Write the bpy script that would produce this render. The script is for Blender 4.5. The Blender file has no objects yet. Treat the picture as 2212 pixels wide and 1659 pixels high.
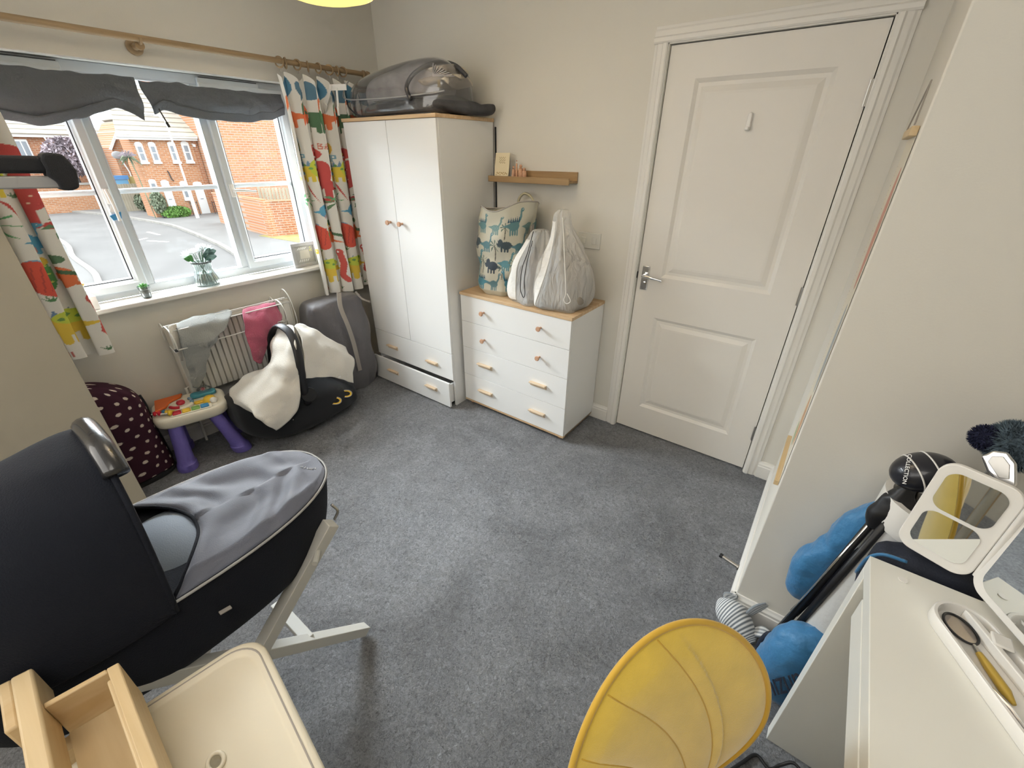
import bpy, math, random
import numpy as np
from mathutils import Vector, Matrix, noise
sc = bpy.context.scene
C = sc.collection
rnd = random.Random(7)
R = math.radians

# ---------------------------------------------------------------- camera
cam_d = bpy.data.cameras.new('camera')
cam = bpy.data.objects.new('camera', cam_d); C.objects.link(cam)
sc.camera = cam
cam_d.sensor_fit = 'HORIZONTAL'; cam_d.sensor_width = 36.0
cam_d.lens = 14.94487
cam_d.clip_start = 0.02; cam_d.clip_end = 400
cam.matrix_world = Matrix([[0.8006263, -0.2896443, 0.5245033, 2.84349], [0.5991403, 0.3792272, -0.7051366, -2.28729], [0.0053329, 0.878802, 0.4771569, 1.56425], [0, 0, 0, 1]])

# ---------------------------------------------------------------- world, lights, exposure
def lin(h):
    if isinstance(h, str):
        h = h.lstrip('#'); h = [int(h[i:i+2], 16)/255 for i in (0, 2, 4)]
        return tuple(c/12.92 if c <= .04045 else ((c+.055)/1.055)**2.4 for c in h)
    return h
W = bpy.data.worlds.new('world'); sc.world = W; W.use_nodes = True
bg = W.node_tree.nodes['Background']
bg.inputs[0].default_value = (0.90, 0.95, 1.0, 1); bg.inputs[1].default_value = 3.7

def light(name, kind, loc, energy, color, size=1, size_y=None, target=None):
    d = bpy.data.lights.new(name, kind); d.energy = energy; d.color = color
    if kind == 'AREA':
        d.shape = 'RECTANGLE' if size_y else 'SQUARE'; d.size = size
        if size_y: d.size_y = size_y
    elif kind == 'SUN': d.angle = size
    else: d.shadow_soft_size = size
    o = bpy.data.objects.new(name, d); C.objects.link(o); o.location = loc
    if target is not None:
        o.rotation_euler = (Vector(target)-Vector(loc)).to_track_quat('-Z', 'Y').to_euler()
    return o
light('added_window_fill', 'AREA', (-1.15, -1.37, 2.55), 560, (0.90, 0.96, 1.0), 2.2, 1.7, (0.9, -1.2, 0.35))  # area lamp added outside, above the window, to boost daylight in the room
light('pendant_bulb', 'POINT', (1.42, -1.30, 2.06), 56, (1.0, 0.86, 0.68), 0.05)
light('added_chair_fill', 'AREA', (2.75, -2.75, 2.38), 9, (1.0, 0.95, 0.86), 0.9, 0.9, (2.75, -2.6, 0))  # unseen fill added overhead to brighten the chair
light('added_rear_fill', 'AREA', (1.3, -3.35, 1.6), 26, (1.0, 0.97, 0.92), 2.4, 1.5, (1.7, -0.4, 1.0))  # unseen soft fill added behind the camera to lift the room
sc.view_settings.view_transform = 'Standard'
sc.view_settings.look = 'None'
sc.view_settings.exposure = 0.48
sc.view_settings.gamma = 1.0
sc.view_settings.use_curve_mapping = False
sc.cycles.max_bounces = 8; sc.cycles.diffuse_bounces = 4; sc.cycles.transparent_max_bounces = 14; sc.cycles.use_adaptive_sampling = True; sc.cycles.adaptive_threshold = 0.07; sc.cycles.adaptive_min_samples = 16
sc.cycles.caustics_reflective = False; sc.cycles.caustics_refractive = False
sc.cycles.sample_clamp_indirect = 6

# ---------------------------------------------------------------- materials
def mat(name, col, rough=.6, metal=0, var=0, vscale=8, bump=0, bscale=60, spec=.5, sheen=0, trans=0, emit=None, estr=0, alpha=1, attr=False, coat=0, detail=4, ior=1.45):
    m = bpy.data.materials.new(name); m.use_nodes = True
    nt = m.node_tree; b = nt.nodes['Principled BSDF']
    c = lin(col)
    b.inputs['Base Color'].default_value = (*c, 1); b.inputs['Roughness'].default_value = rough
    b.inputs['Metallic'].default_value = metal; b.inputs['Specular IOR Level'].default_value = spec
    b.inputs['Sheen Weight'].default_value = sheen; b.inputs['Transmission Weight'].default_value = trans
    b.inputs['Alpha'].default_value = alpha; b.inputs['Coat Weight'].default_value = coat; b.inputs['IOR'].default_value = ior
    if emit: b.inputs['Emission Color'].default_value = (*lin(emit), 1); b.inputs['Emission Strength'].default_value = estr
    tc = nt.nodes.new('ShaderNodeTexCoord')
    src = None
    if attr:
        a = nt.nodes.new('ShaderNodeAttribute'); a.attribute_name = 'paint'
        nt.links.new(a.outputs['Color'], b.inputs['Base Color']); src = a.outputs['Color']
    if var:
        n = nt.nodes.new('ShaderNodeTexNoise'); n.inputs['Scale'].default_value = vscale; n.inputs['Detail'].default_value = detail
        nt.links.new(tc.outputs['Object'], n.inputs['Vector'])
        mr = nt.nodes.new('ShaderNodeMapRange'); mr.inputs[1].default_value = .3; mr.inputs[2].default_value = .7
        mr.inputs[3].default_value = 1-var; mr.inputs[4].default_value = 1+var
        nt.links.new(n.outputs[0], mr.inputs[0])
        mx = nt.nodes.new('ShaderNodeVectorMath'); mx.operation = 'SCALE'
        if src: nt.links.new(src, mx.inputs[0])
        else: mx.inputs[0].default_value = c
        nt.links.new(mr.outputs[0], mx.inputs['Scale']); nt.links.new(mx.outputs[0], b.inputs['Base Color'])
    if bump:
        n2 = nt.nodes.new('ShaderNodeTexNoise'); n2.inputs['Scale'].default_value = bscale; n2.inputs['Detail'].default_value = 3
        nt.links.new(tc.outputs['Object'], n2.inputs['Vector'])
        bp = nt.nodes.new('ShaderNodeBump'); bp.inputs['Strength'].default_value = bump; bp.inputs['Distance'].default_value = .01
        nt.links.new(n2.outputs[0], bp.inputs['Height']); nt.links.new(bp.outputs[0], b.inputs['Normal'])
    return m
def wood_mat(name, c1, c2, axis=0, scale=14, rough=.5):
    m = mat(name, c1, rough); nt = m.node_tree; b = nt.nodes['Principled BSDF']
    tc = nt.nodes.new('ShaderNodeTexCoord'); mp = nt.nodes.new('ShaderNodeMapping')
    s = [scale]*3; s[axis] = scale*.06; mp.inputs['Scale'].default_value = s
    n = nt.nodes.new('ShaderNodeTexNoise'); n.inputs['Scale'].default_value = 3; n.inputs['Detail'].default_value = 6; n.inputs['Distortion'].default_value = .6
    r = nt.nodes.new('ShaderNodeValToRGB'); r.color_ramp.elements[0].position = .32; r.color_ramp.elements[1].position = .7
    r.color_ramp.elements[0].color = (*lin(c2), 1); r.color_ramp.elements[1].color = (*lin(c1), 1)
    nt.links.new(tc.outputs['Object'], mp.inputs[0]); nt.links.new(mp.outputs[0], n.inputs['Vector'])
    nt.links.new(n.outputs[0], r.inputs[0]); nt.links.new(r.outputs[0], b.inputs['Base Color'])
    return m
def brick_mat(name, c1, c2, mortar, axes='yz', sc_=1.0):
    m = mat(name, c1, .9); nt = m.node_tree; b = nt.nodes['Principled BSDF']
    tc = nt.nodes.new('ShaderNodeTexCoord'); sp = nt.nodes.new('ShaderNodeSeparateXYZ'); cb = nt.nodes.new('ShaderNodeCombineXYZ')
    nt.links.new(tc.outputs['Object'], sp.inputs[0])
    nt.links.new(sp.outputs['XYZ'.index(axes[0].upper())], cb.inputs[0]); nt.links.new(sp.outputs['XYZ'.index(axes[1].upper())], cb.inputs[1])
    br = nt.nodes.new('ShaderNodeTexBrick'); br.inputs['Scale'].default_value = 1
    br.inputs['Color1'].default_value = (*lin(c1), 1); br.inputs['Color2'].default_value = (*lin(c2), 1); br.inputs['Mortar'].default_value = (*lin(mortar), 1)
    br.inputs['Mortar Size'].default_value = .012*sc_; br.inputs['Brick Width'].default_value = .225*sc_; br.inputs['Row Height'].default_value = .075*sc_
    nt.links.new(cb.outputs[0], br.inputs['Vector']); nt.links.new(br.outputs[0], b.inputs['Base Color'])
    return m
M = {}
M['wall'] = mat('wall_paint', (0.73, 0.705, 0.645), .85, bump=.05, bscale=220, spec=.2)
M['ceil'] = mat('ceiling_paint', (0.80, 0.79, 0.76), .9)
M['gloss'] = mat('white_gloss', (0.80, 0.78, 0.74), .35)
M['door'] = mat('door_paint', (0.78, 0.75, 0.70), .4, bump=.03, bscale=150)
M['upvc'] = mat('white_plastic_frame', (0.62, 0.655, 0.68), .3)
M['seal'] = mat('dark_seal', (0.06, 0.06, 0.065), .6)
M['white'] = mat('white_laminate', (0.84, 0.84, 0.83), .35)
M['deskw'] = mat('white_desk_laminate', (0.80, 0.79, 0.73), .3, var=.02, vscale=3)
M['oak'] = wood_mat('oak_laminate', '#d8bf9c', '#c2a079', 0)
M['oaky'] = wood_mat('oak_handle', '#e0cdb3', '#d2b797', 0, 30)
M['knob'] = wood_mat('beech_knob', '#cfa68a', '#b98e70', 1, 30)
M['pole'] = wood_mat('pole_wood', '#a58e70', '#8d7656', 1, 10)
M['ledge'] = wood_mat('ledge_oak', '#a68a63', '#8c7150', 0, 16)
M['pine'] = wood_mat('pine', '#d3bd97', '#c2a67b', 1, 9)
M['pinex'] = wood_mat('pine_along', '#d8c39d', '#c8ae83', 0, 9)
M['chrome'] = mat('chrome', (0.75, 0.75, 0.76), .12, 1)
M['steel'] = mat('brushed_steel', (0.45, 0.44, 0.42), .35, 1)
M['black'] = mat('black_plastic', (0.012, 0.012, 0.014), .45)
M['blackf'] = mat('black_fabric', (0.010, 0.011, 0.014), .85, bump=.3, bscale=400, sheen=.1)
M['navyf'] = mat('navy_black_fabric', (0.009, 0.011, 0.018), .85, bump=.25, bscale=350, sheen=.03, spec=.25)
M['navyt'] = mat('navy_cover_fabric', (0.10, 0.112, 0.155), .62, bump=.15, bscale=400, sheen=.35)
M['navyl'] = mat('pale_liner_fabric', (0.20, 0.25, 0.33), .7, bump=.2, bscale=400, sheen=.3)
M['leather'] = mat('black_leatherette', (0.02, 0.02, 0.022), .25, coat=.4)
M['standw'] = mat('white_stand_wood', (0.62, 0.61, 0.57), .5)
M['cream'] = mat('cream_plastic', (0.72, 0.66, 0.53), .45)
M['cotton'] = mat('white_cotton', (.78, .76, .72), .9, bump=1, bscale=26)
M['blind'] = mat('charcoal_blind_cloth', (0.10, 0.112, 0.128), .8, bump=.3, bscale=120, sheen=.2)
M['yellow'] = mat('mustard_velvet', (0.80, 0.56, 0.065), .7, sheen=.8, bump=.15, bscale=500, var=.06, vscale=20)
M['yellowd'] = mat('mustard_piping', (0.62, 0.38, 0.04), .7, sheen=.3)
M['mirror'] = mat('mirror_glass', (0.85, 0.87, 0.86), .02, 1)
M['whitep'] = mat('white_plastic', (0.82, 0.80, 0.76), .3)
M['golfw'] = mat('grey_white_nylon', (0.50, 0.50, 0.49), .55, bump=.2, bscale=60)
M['golfb'] = mat('blue_nylon', (0.035, 0.17, 0.36), .5, bump=.3, bscale=60, sheen=.2)
M['golfn'] = mat('navy_nylon', (0.012, 0.016, 0.03), .7, bump=.3, bscale=300)
M['golfg'] = mat('grey_nylon', (0.16, 0.16, 0.15), .7, bump=.2, bscale=200)
M['purple'] = mat('purple_plastic', (0.15, 0.12, 0.42), .5, bump=.25, bscale=60)
M['toyw'] = mat('toy_ivory_plastic', (0.80, 0.75, 0.63), .4)
for k, c in dict(red='#c0283a', orange='#d4652a', blue='#3f86b5', green='#82ad5c', yell='#e6bd3a', teal='#3b8596', sky='#6f93ac', clear='#c9ccc4').items():
    M['t_'+k] = mat('toy_'+k, c, .35)
M['fleece'] = mat('cream_fleece', (0.74, 0.70, 0.63), .95, bump=.5, bscale=260, sheen=.4)
M['pink'] = mat('pink_towelling', (0.46, 0.10, 0.17), .95, bump=.5, bscale=220, sheen=.4)
M['greyc'] = mat('grey_muslin', (0.30, 0.31, 0.30), .9, bump=.4, bscale=200, sheen=.2)
M['bagg'] = mat('grey_nylon_bag', (0.13, 0.125, 0.135), .55, bump=.35, bscale=25, sheen=.2)
M['strap'] = mat('taupe_webbing', (0.36, 0.33, 0.30), .8)
M['rad'] = mat('radiator_enamel', (0.78, 0.76, 0.70), .4)
M['wire'] = mat('white_wire', (0.72, 0.70, 0.65), .4)
M['paint'] = mat('printed_cotton', '#ffffff', .85, attr=True, bump=.1, bscale=300, spec=.2)
M['canvas'] = mat('printed_canvas', '#ffffff', .6, attr=True, bump=.1, bscale=90)
M['paintg'] = mat('printed_plain', '#ffffff', .5, attr=True)
M['socket'] = mat('switch_plastic', (0.70, 0.69, 0.64), .35)
M['greyf'] = mat('grey_frame', (0.33, 0.33, 0.33), .5)
M['leaf'] = mat('leaf_green', '#4f8f45', .5, var=.2)
M['leafd'] = mat('leaf_dusky', '#5d7f78', .6, var=.2)
M['petal'] = mat('white_petals', (0.80, 0.84, 0.84), .7)
M['stem'] = mat('stem_green', '#56705a', .6)
M['goldw'] = mat('honey_gold', (0.50, 0.34, 0.06), .35)
M['fur'] = mat('blue_grey_fur', (0.10, 0.14, 0.17), .9, var=.5, vscale=60)
M['furn'] = mat('navy_fur', (0.015, 0.018, 0.05), .9)
M['plush'] = mat('striped_jersey', '#ffffff', .9, attr=True, bump=.2, bscale=200, sheen=.2)
# clear glass / film that still lets light through
def clear_mat(name, tint=(1, 1, 1), refl=.12, rough=.05, opac=0.0, ocol=(.8, .8, .8), wrinkle=False):
    m = bpy.data.materials.new(name); m.use_nodes = True; nt = m.node_tree; nt.nodes.clear()
    o = nt.nodes.new('ShaderNodeOutputMaterial'); t = nt.nodes.new('ShaderNodeBsdfTransparent'); t.inputs[0].default_value = (*tint, 1)
    g = nt.nodes.new('ShaderNodeBsdfGlossy'); g.inputs['Roughness'].default_value = rough
    fr = nt.nodes.new('ShaderNodeFresnel'); fr.inputs[0].default_value = 1.45
    ma = nt.nodes.new('ShaderNodeMath'); ma.operation = 'MULTIPLY'; ma.inputs[1].default_value = refl*8
    mx = nt.nodes.new('ShaderNodeMixShader')
    nt.links.new(fr.outputs[0], ma.inputs[0]); ma.use_clamp = True
    nt.links.new(ma.outputs[0], mx.inputs[0]); nt.links.new(t.outputs[0], mx.inputs[1]); nt.links.new(g.outputs[0], mx.inputs[2])
    last = mx
    if opac:
        d = nt.nodes.new('ShaderNodeBsdfDiffuse'); d.inputs[0].default_value = (*ocol, 1)
        if wrinkle:
            tcn = nt.nodes.new('ShaderNodeTexCoord'); mpn = nt.nodes.new('ShaderNodeMapping'); mpn.inputs['Scale'].default_value = (26, 26, 7); nn = nt.nodes.new('ShaderNodeTexNoise'); nn.inputs['Detail'].default_value = 3; nn.inputs['Scale'].default_value = 1; nn.inputs['Distortion'].default_value = 1.0
            bn = nt.nodes.new('ShaderNodeBump'); bn.inputs['Strength'].default_value = 1; bn.inputs['Distance'].default_value = .03
            nt.links.new(tcn.outputs['Object'], mpn.inputs[0]); nt.links.new(mpn.outputs[0], nn.inputs['Vector']); nt.links.new(nn.outputs[0], bn.inputs['Height']); nt.links.new(bn.outputs[0], d.inputs['Normal'])
        m2 = nt.nodes.new('ShaderNodeMixShader'); m2.inputs[0].default_value = opac
        nt.links.new(mx.outputs[0], m2.inputs[1]); nt.links.new(d.outputs[0], m2.inputs[2]); last = m2
    nt.links.new(last.outputs[0], o.inputs[0]); return m
M['glass'] = clear_mat('window_glass', (.97, .98, .98), .04)
M['vase'] = clear_mat('vase_glass', (.93, .97, .96), .16, .03, .10, (.8, .87, .87))
M['film'] = clear_mat('clear_vinyl', (.90, .89, .90), .34, .10, .10, (.75, .75, .76))
M['mesh'] = clear_mat('white_mesh_net', (.95, .94, .92), .01, .6, .42, (.88, .87, .84), True)
M['spec'] = clear_mat('lens_glass', (.75, .72, .70), .06)
# carpet
def carpet():
    m = mat('grey_carpet', (0.17, 0.175, 0.19), .95, spec=.1); nt = m.node_tree; b = nt.nodes['Principled BSDF']
    b.inputs['Sheen Weight'].default_value = .25
    tc = nt.nodes.new('ShaderNodeTexCoord')
    def N(scale, det=4, dist=0, rough=.6):
        n = nt.nodes.new('ShaderNodeTexNoise'); n.inputs['Scale'].default_value = scale; n.inputs['Detail'].default_value = det
        n.inputs['Distortion'].default_value = dist; n.inputs['Roughness'].default_value = rough
        nt.links.new(tc.outputs['Object'], n.inputs['Vector']); return n
    big = N(2.3, 3, 1.2); mid = N(16, 4, 1.5); fine = N(88, 5, 1.4, .8)
    def MR(n, lo, hi, a=.3, b_=.7):
        r = nt.nodes.new('ShaderNodeMapRange'); r.inputs[1].default_value = a; r.inputs[2].default_value = b_
        r.inputs[3].default_value = lo; r.inputs[4].default_value = hi; nt.links.new(n.outputs[0], r.inputs[0]); return r
    def MUL(x, y):
        k = nt.nodes.new('ShaderNodeMath'); k.operation = 'MULTIPLY'; nt.links.new(x.outputs[0], k.inputs[0]); nt.links.new(y.outputs[0], k.inputs[1]); return k
    f = MUL(MUL(MR(big, .76, 1.26), MR(mid, .86, 1.14)), MR(fine, .30, 1.75))
    vm = nt.nodes.new('ShaderNodeVectorMath'); vm.operation = 'SCALE'; vm.inputs[0].default_value = (0.315, 0.326, 0.350)
    nt.links.new(f.outputs[0], vm.inputs['Scale']); nt.links.new(vm.outputs[0], b.inputs['Base Color'])
    ad = nt.nodes.new('ShaderNodeMath'); ad.operation = 'ADD'; nt.links.new(fine.outputs[0], ad.inputs[0]); nt.links.new(mid.outputs[0], ad.inputs[1])
    bp = nt.nodes.new('ShaderNodeBump'); bp.inputs['Strength'].default_value = 1; bp.inputs['Distance'].default_value = .03
    nt.links.new(ad.outputs[0], bp.inputs['Height']); nt.links.new(bp.outputs[0], b.inputs['Normal'])
    return m
M['carpet'] = carpet()

# ---------------------------------------------------------------- mesh building
class MB:
    def __init__(s): s.v = []; s.f = []; s.col = []
    def add(s, vs, fs):
        n = len(s.v); s.v += [tuple(map(float, p)) for p in vs]; s.f += [tuple(n+i for i in f) for f in fs]; return s
    def box(s, a, b, rot=None, taper=None):
        a, b = Vector(a), Vector(b); c = (a+b)/2
        vs = [Vector((x, y, z)) for z in (a.z, b.z) for y in (a.y, b.y) for x in (a.x, b.x)]
        if rot is not None: vs = [c + rot @ (p-c) for p in vs]
        return s.add(vs, [(0, 2, 3, 1), (4, 5, 7, 6), (0, 1, 5, 4), (2, 6, 7, 3), (0, 4, 6, 2), (1, 3, 7, 5)])
    def obox(s, c, size, M3):
        c = Vector(c); hx, hy, hz = [k/2 for k in size]
        vs = [c + M3 @ Vector((x, y, z)) for z in (-hz, hz) for y in (-hy, hy) for x in (-hx, hx)]
        return s.add(vs, [(0, 2, 3, 1), (4, 5, 7, 6), (0, 1, 5, 4), (2, 6, 7, 3), (0, 4, 6, 2), (1, 3, 7, 5)])
    def beam(s, p, q, w, h, up=(0, 0, 1)):
        p, q = Vector(p), Vector(q); d = (q-p).normalized(); sd = d.cross(Vector(up)).normalized(); u = sd.cross(d)
        vs = [o + sd*a*w/2 + u*b*h/2 for o in (p, q) for a, b in ((-1, -1), (1, -1), (1, 1), (-1, 1))]
        return s.add(vs, [(0, 1, 2, 3)[::-1], (4, 5, 6, 7)] + [(i, (i+1) % 4, 4+(i+1) % 4, 4+i) for i in range(4)])
    def loft(s, rings, cap=True, closed=True):
        n = len(rings[0]); base = len(s.v)
        for r in rings: s.v += [tuple(map(float, p)) for p in r]
        for i in range(len(rings)-1):
            for j in range(n if closed else n-1):
                a = base+i*n+j; b = base+i*n+(j+1) % n; s.f.append((a, b, b+n, a+n))
        if cap and closed:
            s.f.append(tuple(base+j for j in range(n))[::-1]); s.f.append(tuple(base+(len(rings)-1)*n+j for j in range(n)))
        return s
    def tube(s, path, r, n=8, cap=True, closed=False):
        P = [Vector(p) for p in path]; rings = []; up = None
        rr = r if hasattr(r, '__len__') else [r]*len(P)
        for i, p in enumerate(P):
            if closed: t = (P[(i+1) % len(P)]-P[i-1]).normalized()
            else: t = (P[min(i+1, len(P)-1)]-P[max(i-1, 0)]).normalized()
            if up is None: up = t.orthogonal().normalized()
            up = (up - t*up.dot(t)); up = up.normalized() if up.length > 1e-6 else t.orthogonal().normalized()
            w = t.cross(up)
            rings.append([p + (up*math.cos(2*math.pi*k/n)+w*math.sin(2*math.pi*k/n))*rr[i] for k in range(n)])
        if closed: rings.append(rings[0]); cap = False
        return s.loft(rings, cap)
    def cyl(s, p, q, r, r2=None, n=16): return s.tube([p, q], [r, r if r2 is None else r2], n)
    def lathe(s, prof, c=(0, 0, 0), n=24, M3=None):
        c = Vector(c); M3 = M3 or Matrix.Identity(3); rings = []
        for r, z in prof: rings.append([c + M3 @ Vector((r*math.cos(2*math.pi*k/n), r*math.sin(2*math.pi*k/n), z)) for k in range(n)])
        return s.loft(rings)
    def prism(s, poly, h0, h1, axes='xyz'):
        # poly in first two axes, extruded along third
        idx = ['xyz'.index(a) for a in axes]; n = len(poly); vs = []
        for h in (h0, h1):
            for p in poly:
                v = [0, 0, 0]; v[idx[0]] = p[0]; v[idx[1]] = p[1]; v[idx[2]] = h; vs.append(v)
        return s.add(vs, [tuple(range(n))[::-1], tuple(range(n, 2*n))] + [(i, (i+1) % n, n+(i+1) % n, n+i) for i in range(n)])
    def oprism(s, poly, h0, h1, o, ux, uy):
        o, ux, uy = Vector(o), Vector(ux), Vector(uy); uz = ux.cross(uy); n = len(poly)
        vs = [o+ux*p[0]+uy*p[1]+uz*h for h in (h0, h1) for p in poly]
        return s.add(vs, [tuple(range(n))[::-1], tuple(range(n, 2*n))] + [(i, (i+1) % n, n+(i+1) % n, n+i) for i in range(n)])
    def oring(s, po, pi, h0, h1, o, ux, uy):
        o, ux, uy = Vector(o), Vector(ux), Vector(uy); uz = ux.cross(uy); n = len(po)
        R4 = [[o+ux*p[0]+uy*p[1]+uz*h for p in pl] for pl, h in ((po, h0), (po, h1), (pi, h1), (pi, h0))]
        return s.loft(R4+[R4[0]], cap=False)
    def grid(s, nu, nv, f, closed_u=False):
        base = len(s.v)
        for j in range(nv+1):
            for i in range(nu+(0 if closed_u else 1)): s.v.append(tuple(map(float, f(i/nu, j/nv))))
        k = nu if closed_u else nu+1
        for j in range(nv):
            for i in range(nu):
                a = base+j*k+i; b = base+j*k+((i+1) % k if closed_u else i+1); s.f.append((a, b, b+k, a+k))
        return s
    def ball(s, c, r, n=16, m=10, M3=None):
        c = Vector(c); r = (r, r, r) if not hasattr(r, '__len__') else r; M3 = M3 or Matrix.Identity(3)
        return s.loft([[c + M3 @ Vector((r[0]*math.cos(2*math.pi*k/n)*math.sin(t), r[1]*math.sin(2*math.pi*k/n)*math.sin(t), r[2]*math.cos(t))) for k in range(n)]
                       for t in [max(.02, min(math.pi-.02, math.pi*j/m)) for j in range(m+1)]][::-1])
ORG = {}
def root_of(o):
    while o.parent: o = o.parent
    return o
def build(name, mb, m, parent=None, bevel=0, smooth=False, solid=0, seg=2, sub=0, ang=40, paint=None, world=True):
    me = bpy.data.meshes.new(name)
    org = Vector((0, 0, 0))
    if parent is not None and world: org = ORG.get(root_of(parent).name, Vector((0, 0, 0)))
    me.from_pydata([(p[0]-org.x, p[1]-org.y, p[2]-org.z) for p in mb.v], [], mb.f)
    me.materials.append(m if not isinstance(m, str) else M[m])
    me.validate(); 
    import bmesh
    bm = bmesh.new(); bm.from_mesh(me); bmesh.ops.recalc_face_normals(bm, faces=bm.faces); bm.to_mesh(me); bm.free()
    if smooth or bevel:
        me.shade_smooth()
        if not (smooth == 'all'): me.set_sharp_from_angle(angle=R(ang))
    if paint is not None:
        ca = me.color_attributes.new('paint', 'FLOAT_COLOR', 'POINT')
        arr = np.ones((len(me.vertices), 4), dtype=np.float32); arr[:, :3] = paint; ca.data.foreach_set('color', arr.ravel())
    o = bpy.data.objects.new(name, me); C.objects.link(o)
    if parent is not None: o.parent = parent
    if solid:
        md = o.modifiers.new('thick', 'SOLIDIFY'); md.thickness = solid; md.offset = 0
    if sub:
        md = o.modifiers.new('sub', 'SUBSURF'); md.levels = sub; md.render_levels = sub
    if bevel:
        md = o.modifiers.new('bevel', 'BEVEL'); md.width = bevel; md.segments = seg; md.limit_method = 'ANGLE'; md.angle_limit = R(35)
    return o
def tag(o, label=None, cat=None, group=None, kind=None):
    if label: o['label'] = label
    if cat: o['category'] = cat
    if group: o['group'] = group
    if kind: o['kind'] = kind
    return o
def thing(name, label, cat, loc=(0, 0, 0), group=None, rz=0):
    o = bpy.data.objects.new(name, None); C.objects.link(o); o.location = loc; o.rotation_euler = (0, 0, rz); o.empty_display_size = .05
    ORG[o.name] = Vector(loc)
    return tag(o, label, cat, group)
def struct(name, mb=None, m=None, label=None, **k):
    if mb is None:
        o = bpy.data.objects.new(name, None); C.objects.link(o)
    else: o = build(name, mb, m, **k)
    return tag(o, label, kind='structure')
def copy_tree(o, parent=None):
    c = o.copy(); C.objects.link(c); c.parent = parent
    for ch in o.children: copy_tree(ch, c)
    return c
def cr(p0, p1, p2, p3, t):
    return .5*((2*p1)+(-p0+p2)*t+(2*p0-5*p1+4*p2-p3)*t*t+(-p0+3*p1-3*p2+p3)*t**3)
def spline(pts, n=8, closed=False):
    P = [Vector(p) for p in pts]; out = []; N = len(P)
    for i in range(N if closed else N-1):
        a = P[(i-1) % N] if closed or i > 0 else P[0]*2-P[1]
        d = P[(i+2) % N] if closed or i+2 < N else P[-1]*2-P[-2]
        for k in range(n): out.append(cr(a, P[i], P[(i+1) % N], d, k/n))
    if not closed: out.append(P[-1])
    return out
def patch(ctrl, nu=8, nv=8, fold=0, fs=9, seed=0):
    rows = [spline(r, nu) for r in ctrl]
    cols = [spline([r[i] for r in rows], nv) for i in range(len(rows[0]))]
    U, V = len(cols), len(cols[0]); mb = MB()
    pts = [[cols[i][j] for i in range(U)] for j in range(V)]
    for j in range(V):
        for i in range(U):
            p = pts[j][i]
            if fold: p = p + noise.noise_vector(Vector((p.x*fs+seed, p.y*fs, p.z*fs)))*fold
            mb.v.append(tuple(p))
    for j in range(V-1):
        for i in range(U-1):
            a = j*U+i; mb.f.append((a, a+1, a+U+1, a+U))
    return mb
def rrect(w, h, r, n=6, cx=0, cy=0):
    out = []
    for sx, sy, a0 in ((1, 1, 0), (-1, 1, 90), (-1, -1, 180), (1, -1, 270)):
        for k in range(n+1):
            a = R(a0+90*k/n); out.append((cx+sx*(w/2-r)+r*math.cos(a), cy+sy*(h/2-r)+r*math.sin(a)))
    return out
def sring(c, a, b, z=None, n=28, e=2.0, ux=(1, 0, 0), uy=(0, 1, 0)):
    c, ux, uy = Vector(c), Vector(ux), Vector(uy); out = []
    for k in range(n):
        t = 2*math.pi*k/n; cx, sx = math.cos(t), math.sin(t)
        out.append(c + ux*a*math.copysign(abs(cx)**(2/e), cx) + uy*b*math.copysign(abs(sx)**(2/e), sx))
    return out
def bag(rings, wob=0, fs=8, seed=0, n=36, pleat=0):
    # rings: (cx, cy, z, a, b, e)
    R_ = []; zs = [q[2] for q in rings]
    for (cx, cy, z, a, b, e) in rings:
        cz = z; r = sring((cx, cy, z), a, b, n=n, e=e)
        if wob:
            r = [p + Vector((p.x-cx, p.y-cy, 0)).normalized()*wob*noise.noise(Vector((p.x*fs+seed, p.y*fs, p.z*fs*.7))) for p in r]
        if pleat:
            tt = (cz-zs[0])/(zs[-1]-zs[0]); out = []
            for i, p in enumerate(r):
                a_ = 2*math.pi*i/n; d = Vector((p.x-cx, p.y-cy, 0)); k = 1+pleat*(tt**1.3)*math.sin(9*a_+2*math.sin(3*a_+seed)+seed)+pleat*.5*math.sin(5*a_+7*tt+seed)
                out.append(Vector((cx, cy, cz))+d*k)
            r = out
        R_.append(r)
    return R_
def dense(rings, k=4):
    cols = [spline([r[i] for r in rings], k) for i in range(len(rings[0]))]
    return [[cols[i][j] for i in range(len(cols))] for j in range(len(cols[0]))]

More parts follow.
